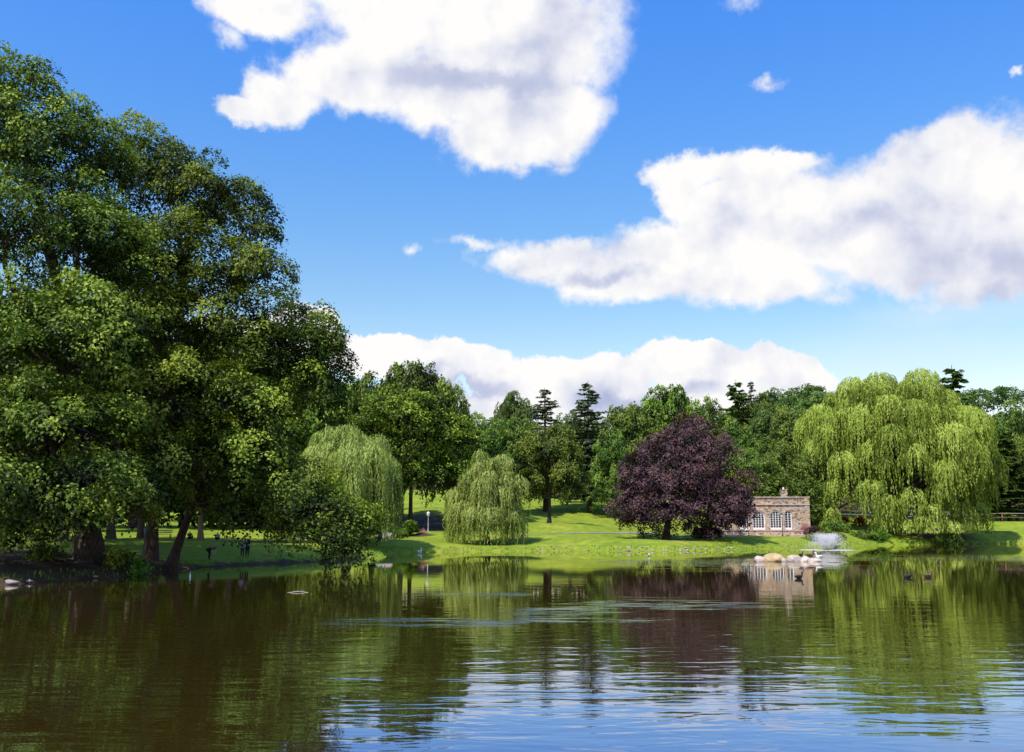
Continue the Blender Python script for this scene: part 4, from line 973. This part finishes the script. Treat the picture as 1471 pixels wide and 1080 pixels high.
for px, lb in ((235, 'empty wooden bench left of the leaning trunk'),):
    b = base_at(px, 89); r = thing('park_bench', lb, 'bench', b, 0.2)
    G = Geo(); [G.box((0, y, 0.45), (1.5, 0.1, 0.04)) for y in (-0.16, 0, 0.16)]; link('seat', G.mesh('seat', M['rail'], False), r)
    G = Geo(); [G.box((0, 0.26, z), (1.5, 0.04, 0.1)) for z in (0.62, 0.78)]; link('backrest', G.mesh('backrest', M['rail'], False), r)
    for x in (-0.6, 0.6):
        for y in (-0.16, 0.2): G = Geo(); G.box((x, y, 0.2), (0.06, 0.06, 0.45 if y < 0 else 0.46)); link('leg', G.mesh('leg', M['wood'], False), r)

# ------------------------------------------------------------------ ducks
def ellip_loft(G, P, R, sides=12, zf=1.0): G.tube(P, R, sides, flat=zf)
def duck(label, loc, rz, mat, s=1.0, standing=False, group='ducks on the pond', name='duck', head='duck_dark'):
    r = thing(name, label, 'bird', loc, rz, group); r.scale = (s, s, s)
    h = 0.16 if standing else 0.03
    G = Geo(); G.tube([[-0.30, 0, h + 0.14], [-0.22, 0, h + 0.10], [-0.12, 0, h + 0.08], [0.02, 0, h + 0.07], [0.12, 0, h + 0.10], [0.17, 0, h + 0.17], [0.18, 0, h + 0.25], [0.19, 0, h + 0.30], [0.23, 0, h + 0.325], [0.27, 0, h + 0.325]],
                        [0.012, 0.06, 0.10, 0.12, 0.10, 0.055, 0.042, 0.055, 0.050, 0.018], 12)
    link('body', G.mesh('body', M[mat]), r)
    G = Geo(); G.tube([[0.26, 0, h + 0.322], [0.30, 0, h + 0.31], [0.335, 0, h + 0.305]], [0.022, 0.018, 0.008], 8, flat=0.5); link('bill', G.mesh('bill', M['bill']), r)
    for sd in (-1, 1):
        G = Geo(); G.tube([[0.08, sd * 0.09, h + 0.11], [-0.04, sd * 0.115, h + 0.13], [-0.16, sd * 0.08, h + 0.13], [-0.27, sd * 0.02, h + 0.15]], [0.03, 0.055, 0.045, 0.01], 8, flat=0.45); link('wing', G.mesh('wing', M[mat]), r)
        if standing: G = Geo(); G.tube([[0, sd * 0.045, h + 0.02], [0.0, sd * 0.045, 0.0], [0.06, sd * 0.05, 0.0]], [0.012, 0.010, 0.02], 6); link('leg', G.mesh('leg', M['bill']), r)
    return r
def wd(px, py): p = water_at(px, py); return (p.x, p.y, -0.01)
duck('dark duck swimming in front of the pavilion reflection below the rock islet', wd(1148, 831), 0.2, 'duck_dark', 0.9)
duck('dark duck swimming below the largest willow, left one of two', wd(1303, 830), 2.8, 'duck_dark', 0.85)
duck('brown duck swimming below the largest willow, right one of two', wd(1333, 829.5), 0.2, 'duck_brown', 0.95)
duck('white duck floating off the far lawn left of the middle willow', wd(603, 794.5), 1.0, 'duck_white', 1.35)
duck('tiny pale duck on the water below the copper beech', wd(932, 799), 1.3, 'duck_white', 0.7)
def on_islet(px, up, dy=0.0): p = water_at(px, 806.5); return (p.x, p.y + dy, up)
duck('dark duck standing upright behind the white boulder on the islet', on_islet(1151, 0.30), 0.4, 'duck_dark', 0.85, True, 'ducks on the rock islet')
duck('brown duck resting on the right slab of the islet', on_islet(1164, 0.14), 0.1, 'duck_brown', 1.35, True, 'ducks on the rock islet')
duck('pale duck with raised neck at the right end of the islet', on_islet(1177, 0.05), 2.9, 'duck_white', 1.2, True, 'ducks on the rock islet')
duck('small dark duck behind the tan boulder of the islet', on_islet(1109, 0.42, 0.2), 2.8, 'duck_dark', 0.7, True, 'ducks on the rock islet')
# floating bits
def stick(label, px, py, L, r0, rz, name='floating_branch'):
    p = water_at(px, py); G = Geo(); t = np.linspace(-1, 1, 9)
    G.tube(np.stack([t * L / 2, 0.05 * np.sin(t * 4), 0.015 + 0.02 * np.cos(t * 3)], 1), r0 * (1.15 - 0.8 * np.abs(t)), 6)
    G.tube([[L * .1, 0, .02], [L * .2, 0.08, 0.06], [L * .28, 0.12, 0.10]], [r0 * .6, r0 * .4, r0 * .15], 5)
    o = link(name, G.mesh(name, M['rail'])); o.location = p; o.rotation_euler = (0, 0, rz); tag(o, label, 'branch')
stick('thin pale branch floating off the left bank', 428, 851, 0.85, 0.025, 0.1)
stick('long thin branch floating right of the rock islet', 1200, 808, 2.0, 0.03, 0.02)
p = water_at(273, 829); r = thing('fishing_float', 'white tipped fishing float off the left bank', 'float', (p.x, p.y, 0))
G = Geo(); G.tube([[0, 0, -0.1], [0, 0, 0.0], [0, 0, 0.10], [0, 0, 0.2]], [0.01, 0.05, 0.05, 0.01], 10); link('bulb', G.mesh('bulb', M['white']), r)
G = Geo(); G.tube([[0, 0, 0.19], [0, 0, 0.32]], [0.01, 0.008], 6); link('tip', G.mesh('tip', M['white']), r)

# ------------------------------------------------------------------ people
def skin_obj(name, verts, edges, radii, mat, parent, sub=1):
    me = bpy.data.meshes.new(name); me.from_pydata(verts, edges, []); me.materials.append(mat)
    o = link(name, me, parent)
    md = o.modifiers.new('Skin', 'SKIN'); md.use_smooth_shade = True
    for v, rr in zip(me.skin_vertices[0].data, radii): v.radius = (rr, rr) if not isinstance(rr, tuple) else rr
    me.skin_vertices[0].data[0].use_root = True
    s = o.modifiers.new('Sub', 'SUBSURF'); s.levels = sub; s.render_levels = sub
    return o
def person(label, loc, rz, scale, J, top, legs, hair='hair', pack=None):
    """J: joint dictionary in metres for a 1.7 m figure"""
    r = thing('person', label, 'person', loc, rz); r.scale = (scale,) * 3
    V = []; E = []; R = []; idx = {}
    def jv(nm, p, rad): idx[nm] = len(V); V.append(p); R.append(rad)
    jv('pelvis', J['pelvis'], (0.15, 0.11)); jv('waist', J['waist'], (0.13, 0.10)); jv('chest', J['chest'], (0.17, 0.12)); jv('neck', J['neck'], 0.06); jv('head', J['head'], (0.085, 0.10)); jv('crown', J['crown'], (0.07, 0.08))
    E += [(0, 1), (1, 2), (2, 3), (3, 4), (4, 5)]
    for s in 'LR':
        for a, rad in (('sh', 0.06), ('el', 0.042), ('wr', 0.028), ('palm', 0.034)): jv(a + s, J[a + s], rad)
        E += [(idx['chest'], idx['sh' + s]), (idx['sh' + s], idx['el' + s]), (idx['el' + s], idx['wr' + s]), (idx['wr' + s], idx['palm' + s])]
        for a, rad in (('hip', 0.085), ('kn', 0.058), ('an', 0.04), ('toe', 0.035)): jv(a + s, J[a + s], rad)
        E += [(0, idx['hip' + s]), (idx['hip' + s], idx['kn' + s]), (idx['kn' + s], idx['an' + s]), (idx['an' + s], idx['toe' + s])]
        w = Vector(J['wr' + s]); pl = Vector(J['palm' + s]); d = (pl - w).normalized(); sd = d.cross(Vector((0, 0.3, 1))).normalized()
        for q, (o_, ln) in enumerate(((-0.030, 0.065), (-0.010, 0.075), (0.010, 0.070), (0.030, 0.055))):
            jv(f'f{q}a{s}', tuple(pl + sd * o_ + d * 0.035), 0.010); jv(f'f{q}b{s}', tuple(pl + sd * o_ * 1.2 + d * (0.035 + ln) + Vector((0, 0, -0.012))), 0.008)
            E += [(idx['palm' + s], idx[f'f{q}a{s}']), (idx[f'f{q}a{s}'], idx[f'f{q}b{s}'])]
        jv('th' + s, tuple(pl + sd * -0.05 + d * 0.02), 0.010); E.append((idx['palm' + s], idx['th' + s]))
    skin_obj('body', V, E, R, M['skin'], r)
    q = lambda *n: [J[x] for x in n]
    skin_obj('shirt', q('pelvis', 'waist', 'chest', 'shL', 'elL', 'shR', 'elR'), [(0, 1), (1, 2), (2, 3), (3, 4), (2, 5), (5, 6)], [(0.165, 0.13), (0.15, 0.12), (0.185, 0.14), 0.075, 0.056, 0.075, 0.056], M[top], r)
    def mid(a, b, t): return tuple(Vector(J[a]).lerp(Vector(J[b]), t))
    skin_obj('trousers', [J['pelvis'], J['hipL'], J['knL'], mid('knL', 'anL', .9), J['hipR'], J['knR'], mid('knR', 'anR', .9)], [(0, 1), (1, 2), (2, 3), (0, 4), (4, 5), (5, 6)], [(0.16, 0.13), 0.10, 0.072, 0.06, 0.10, 0.072, 0.06], M[legs], r)
    for s in 'LR': skin_obj('shoe', [J['an' + s], tuple(Vector(J['toe' + s]) + Vector((0, 0, 0.005)))], [(0, 1)], [0.05, 0.045], M['blackcloth'], r)
    hd = Vector(J['head']); cr = Vector(J['crown']); up = (cr - hd).normalized()
    skin_obj('hair', [tuple(cr + up * 0.005), tuple(hd.lerp(cr, 0.3) + Vector((0, 0.025, 0)))], [(0, 1)], [0.085, 0.092], M[hair], r)
    return r
ST = dict(pelvis=(0, 0, .92), waist=(0, 0, 1.08), chest=(0, 0, 1.32), neck=(0, 0, 1.47), head=(0, -.02, 1.58), crown=(0, -.01, 1.66),
          shL=(-.19, 0, 1.40), elL=(-.25, .02, 1.13), wrL=(-.20, -.18, 1.0), palmL=(-.17, -.25, 0.99), shR=(.19, 0, 1.40), elR=(.25, .02, 1.13), wrR=(.18, -.20, 1.02), palmR=(.14, -.27, 1.02),
          hipL=(-.10, 0, .88), knL=(-.11, -.02, .48), anL=(-.12, .02, .08), toeL=(-.13, -.14, .04), hipR=(.10, 0, .88), knR=(.11, -.02, .48), anR=(.13, .02, .08), toeR=(.14, -.14, .04))
BEND = dict(pelvis=(0, .10, .86), waist=(0, 0, .98), chest=(0, -.24, 1.08), neck=(0, -.38, 1.10), head=(0, -.48, 1.08), crown=(0, -.56, 1.08),
            shL=(-.18, -.28, 1.06), elL=(-.20, -.34, .80), wrL=(-.14, -.40, .58), palmL=(-.13, -.42, .51), shR=(.18, -.28, 1.06), elR=(.20, -.36, .80), wrR=(.14, -.44, .58), palmR=(.12, -.46, .51),
            hipL=(-.10, .10, .82), knL=(-.11, -.02, .47), anL=(-.12, .06, .08), toeL=(-.13, -.10, .04), hipR=(.10, .10, .82), knR=(.11, .02, .47), anR=(.13, .10, .08), toeR=(.14, -.06, .04))
SIT = dict(pelvis=(0, 0, .16), waist=(0, .02, .30), chest=(0, .0, .52), neck=(0, -.02, .66), head=(0, -.04, .77), crown=(0, -.03, .85),
           shL=(-.18, 0, .60), elL=(-.24, -.08, .38), wrL=(-.14, -.28, .38), palmL=(-.10, -.34, .38), shR=(.18, 0, .60), elR=(.24, -.08, .38), wrR=(.14, -.28, .38), palmR=(.10, -.34, .38),
           hipL=(-.10, -.04, .14), knL=(-.18, -.40, .38), anL=(-.12, -.62, .07), toeL=(-.13, -.76, .04), hipR=(.10, -.04, .14), knR=(.18, -.40, .38), anR=(.12, -.62, .07), toeR=(.13, -.76, .04))
def pb(px, Y): return base_at(px, Y)
person('person in a purple top bending forward at the left waterside', pb(303, 66.0), 1.45, 0.80, BEND, 'purple', 'blackcloth')
person('smaller person in a pale blue top standing beside the dark clad one', pb(349.5, 69.5), 0.5, 0.66, ST, 'bluecloth', 'blackcloth')
person('person in dark clothes standing at the pond edge', pb(356.5, 69.8), -0.4, 0.78, ST, 'darkcloth', 'blackcloth')
person('dark clad person seated on the grass left of the sunlit trunk', pb(273, 90), 0.6, 0.9, SIT, 'blackcloth', 'blackcloth')
person('person in a pale top seated on the far shaded grass', pb(313, 92), 0.2, 0.9, SIT, 'bluecloth', 'darkcloth')

# ------------------------------------------------------------------ light and sky
ELEV = math.radians(55); hx, hy = -0.60, -0.80
sun = bpy.data.lights.new('sun', 'SUN'); sun.energy = 5.0; sun.angle = math.radians(0.5); sun.color = (1.0, 0.955, 0.88)
so = bpy.data.objects.new('sun', sun); COL.objects.link(so)
dirv = Vector((hx * math.cos(ELEV), hy * math.cos(ELEV), math.sin(ELEV)))
so.rotation_euler = dirv.to_track_quat('Z', 'Y').to_euler(); so.location = (0, 0, 200)
w = bpy.data.worlds.new('World'); sc.world = w; w.use_nodes = True
w.node_tree.nodes.clear(); nt = NT(w.node_tree)
sky = nt.node('ShaderNodeTexSky', sky_type='NISHITA'); sky.sun_disc = False
sky.sun_elevation = ELEV; sky.sun_rotation = math.atan2(hx, hy) % (2 * PI)
sky.air_density = 1.0; sky.dust_density = 0.3; sky.ozone_density = 3.0; sky.altitude = 100
dv = nt.node('ShaderNodeTexCoord').outputs['Generated']
dv = nt.vmath('NORMALIZE', dv)
sx = nt.node('ShaderNodeSeparateXYZ'); nt.put(sx.inputs[0], dv)
az = nt.math('ARCTAN2', sx.outputs[0], sx.outputs[1]); el = nt.math('ARCSINE', sx.outputs[2])
cb = nt.node('ShaderNodeCombineXYZ'); nt.put(cb.inputs[0], az); nt.put(cb.inputs[1], el)
AE = cb.outputs[0]
warp = nt.noise(dv, 7.0, 6, 0.6, out='Color')
W1 = nt.vmath('MULTIPLY', nt.vmath('SUBTRACT', warp, (0.5, 0.5, 0.5)), (0.085, 0.065, 0.0))
warp2 = nt.noise(dv, 26.0, 6, 0.65, out='Color')
W2 = nt.vmath('MULTIPLY', nt.vmath('SUBTRACT', warp2, (0.5, 0.5, 0.5)), (0.030, 0.026, 0.0))
AEw = nt.vmath('ADD', nt.vmath('ADD', AE, W1), W2)
def ae(px, py): d = ray(px, py).normalized(); return math.atan2(d.x, d.y), math.asin(d.z)
def field(vec, els, sm=0.25):
    acc = None
    for (px, py, rx, ry) in els:
        a0, e0 = ae(px, py); a1, _ = ae(px + rx, py); _, e1 = ae(px, py - ry)
        v = nt.vmath('MULTIPLY', nt.vmath('SUBTRACT', vec, (a0, e0, 0)), (1 / (a1 - a0), 1 / (e1 - e0), 0))
        L = nt.vmath('LENGTH', v, out=1)
        acc = L if acc is None else nt.math('SMOOTH_MIN', acc, L, sm)
    return acc
CL = [(640, 20, 240, 95), (770, 75, 105, 85), (500, 110, 100, 62), (405, 140, 60, 38), (345, 155, 42, 20), (640, 130, 130, 55), (735, 180, 105, 55), (800, 165, 62, 68), (385, 10, 85, 42),
      (1340, 265, 185, 75), (1460, 290, 150, 105), (1340, 215, 85, 42), (1160, 320, 150, 85), (1010, 372, 170, 55), (805, 378, 112, 34), (900, 405, 110, 38), (1110, 405, 100, 38), (990, 250, 55, 26), (1080, 278, 90, 34), (1265, 345, 85, 50), (1340, 372, 100, 40), (1030, 300, 70, 50), (985, 285, 40, 40), (1440, 385, 140, 45), (1090, 235, 90, 22),
      (1400, 320, 120, 55)]
fL = field(AEw, CL, 0.22)
nb = nt.noise(dv, 13.0, 8, 0.56); nb2 = nt.noise(dv, 55.0, 6, 0.65)
dens = nt.math('ADD', nt.math('SUBTRACT', 1.06, fL), nt.math('ADD', nt.math('MULTIPLY', nt.math('SUBTRACT', nb, 0.5), 1.35), nt.math('MULTIPLY', nt.math('SUBTRACT', nb2, 0.5), 0.30)))
mask = nt.smooth(dens, -0.16, 0.34)
CB = [(540, 505, 70, 30), (590, 515, 60, 34), (650, 518, 62, 36), (705, 535, 55, 36), (780, 545, 50, 38), (850, 542, 75, 32), (960, 528, 62, 34), (1030, 522, 50, 26), (1095, 527, 60, 30), (1150, 550, 55, 34), (820, 595, 420, 48), (440, 470, 60, 40), (250, 520, 220, 60), (60, 560, 200, 60)]
fB = field(nt.vmath('ADD', nt.vmath('ADD', AE, W1), W2), CB, 0.10)
fB_s = fB
puff = nt.noise(dv, 34.0, 7, 0.55)
densB = nt.math('ADD', nt.math('SUBTRACT', 1.0, fB), nt.math('ADD', nt.math('MULTIPLY', nt.math('SUBTRACT', nb, 0.5), 0.8), nt.math('MULTIPLY', nt.math('SUBTRACT', puff, 0.5), 0.8)))
maskB = nt.smooth(densB, -0.04, 0.14)
mask = nt.math('MAXIMUM', mask, maskB)
# scattered cumulus in the parts of the sky outside the view
gen = nt.noise(nt.vmath('MULTIPLY', dv, (1, 1, 2.2)), 2.6, 9, 0.6)
outv = nt.smooth(nt.math('ABSOLUTE', az), 0.62, 0.95)
mask = nt.math('MAXIMUM', mask, nt.math('MULTIPLY', nt.smooth(gen, 0.54, 0.66), outv))
wisp = field(AEw, [(1068, 8, 60, 34), (1105, 112, 40, 18), (591, 365, 26, 14), (1468, 182, 24, 14), (1468, 105, 18, 14), (1080, 225, 130, 30), (800, 230, 60, 30), (1200, 425, 60, 20), (330, 60, 40, 30), (680, 350, 60, 16)], 0.1)
wm = nt.math('ADD', nt.math('SUBTRACT', 0.75, wisp), nt.math('ADD', nt.math('MULTIPLY', nt.math('SUBTRACT', nb, 0.5), 1.6), nt.math('MULTIPLY', nt.math('SUBTRACT', nb2, 0.5), 0.9)))
mask = nt.math('MAXIMUM', mask, nt.smooth(wm, 0.0, 0.9, 0.0, 0.85))
# high thin veil low on the right
fh = field(AEw, [(1330, 520, 260, 75), (1400, 440, 220, 30), (1150, 590, 500, 60)], 0.3)
veil = nt.math('MULTIPLY', nt.smooth(fh, 0.2, 1.25, 1, 0), nt.math('MULTIPLY_ADD', nb, 0.7, 0.15))
# shading: grey bellies and bright billows
sh = field(AEw, [(690, 118, 120, 16), (1400, 355, 190, 60), (1180, 335, 130, 30), (600, 530, 40, 12), (690, 556, 70, 14), (870, 572, 60, 12), (1000, 568, 50, 12), (1450, 420, 130, 34), (860, 405, 90, 12)], 0.3)
belly = nt.smooth(sh, 0.1, 1.5, 1.0, 0.0)
upv = nt.vmath('ADD', dv, (-0.016, 0.0, 0.026))
sb = nt.noise(dv, 9.0, 5, 0.5)
rel = nt.math('SUBTRACT', nt.noise(upv, 9.0, 5, 0.5), sb)
lit = nt.math('MULTIPLY_ADD', rel, -2.4, 0.93)
lit = nt.math('SUBTRACT', lit, nt.math('MULTIPLY', belly, nt.math('MULTIPLY_ADD', sb, 0.80, 0.04)), None, False)
lit = nt.math('ADD', lit, nt.math('MULTIPLY', nt.math('SUBTRACT', nb, 0.5), 0.5), None, True)
ccol = nt.ramp(lit, [(0.0, (0.40, 0.47, 0.68)), (0.45, (0.58, 0.62, 0.79)), (0.75, (0.84, 0.85, 0.92)), (1.0, (1.0, 0.99, 0.98))])
SKYK = 0.15
hs = nt.node('ShaderNodeHueSaturation'); nt.put(hs.inputs['Color'], sky.outputs[0]); hs.inputs['Saturation'].default_value = 1.35; hs.inputs['Value'].default_value = 1.0
skyc = nt.vmath('MULTIPLY', hs.outputs[0], nt.mix(nt.smooth(el, 0.12, 0.62, 1, 0), (2.35, 1.68, 2.00), (2.50, 1.55, 1.12)))
cscaled = nt.vmath('SCALE', ccol); 
nt.put(cscaled.node.inputs['Scale'], 1.0 / SKYK)
skv = nt.mix(nt.math('MULTIPLY', veil, 0.75), skyc, (4.9, 5.8, 6.5))
allc = nt.mix(mask, skv, cscaled)
bg = nt.node('ShaderNodeBackground'); nt.put(bg.inputs[0], allc); bg.inputs[1].default_value = SKYK
wo = nt.node('ShaderNodeOutputWorld'); nt.l.new(bg.outputs[0], wo.inputs[0])
w.cycles.sampling_method = 'MANUAL'; w.cycles.sample_map_resolution = 512

sc.render.engine = 'CYCLES'
sc.cycles.max_bounces = 6; sc.cycles.diffuse_bounces = 3; sc.cycles.glossy_bounces = 3; sc.cycles.transmission_bounces = 3; sc.cycles.transparent_max_bounces = 4
sc.cycles.caustics_reflective = False; sc.cycles.caustics_refractive = False
sc.cycles.sample_clamp_indirect = 6.0
sc.view_settings.view_transform = 'Standard'; sc.view_settings.look = 'None'; sc.view_settings.exposure = 0.0
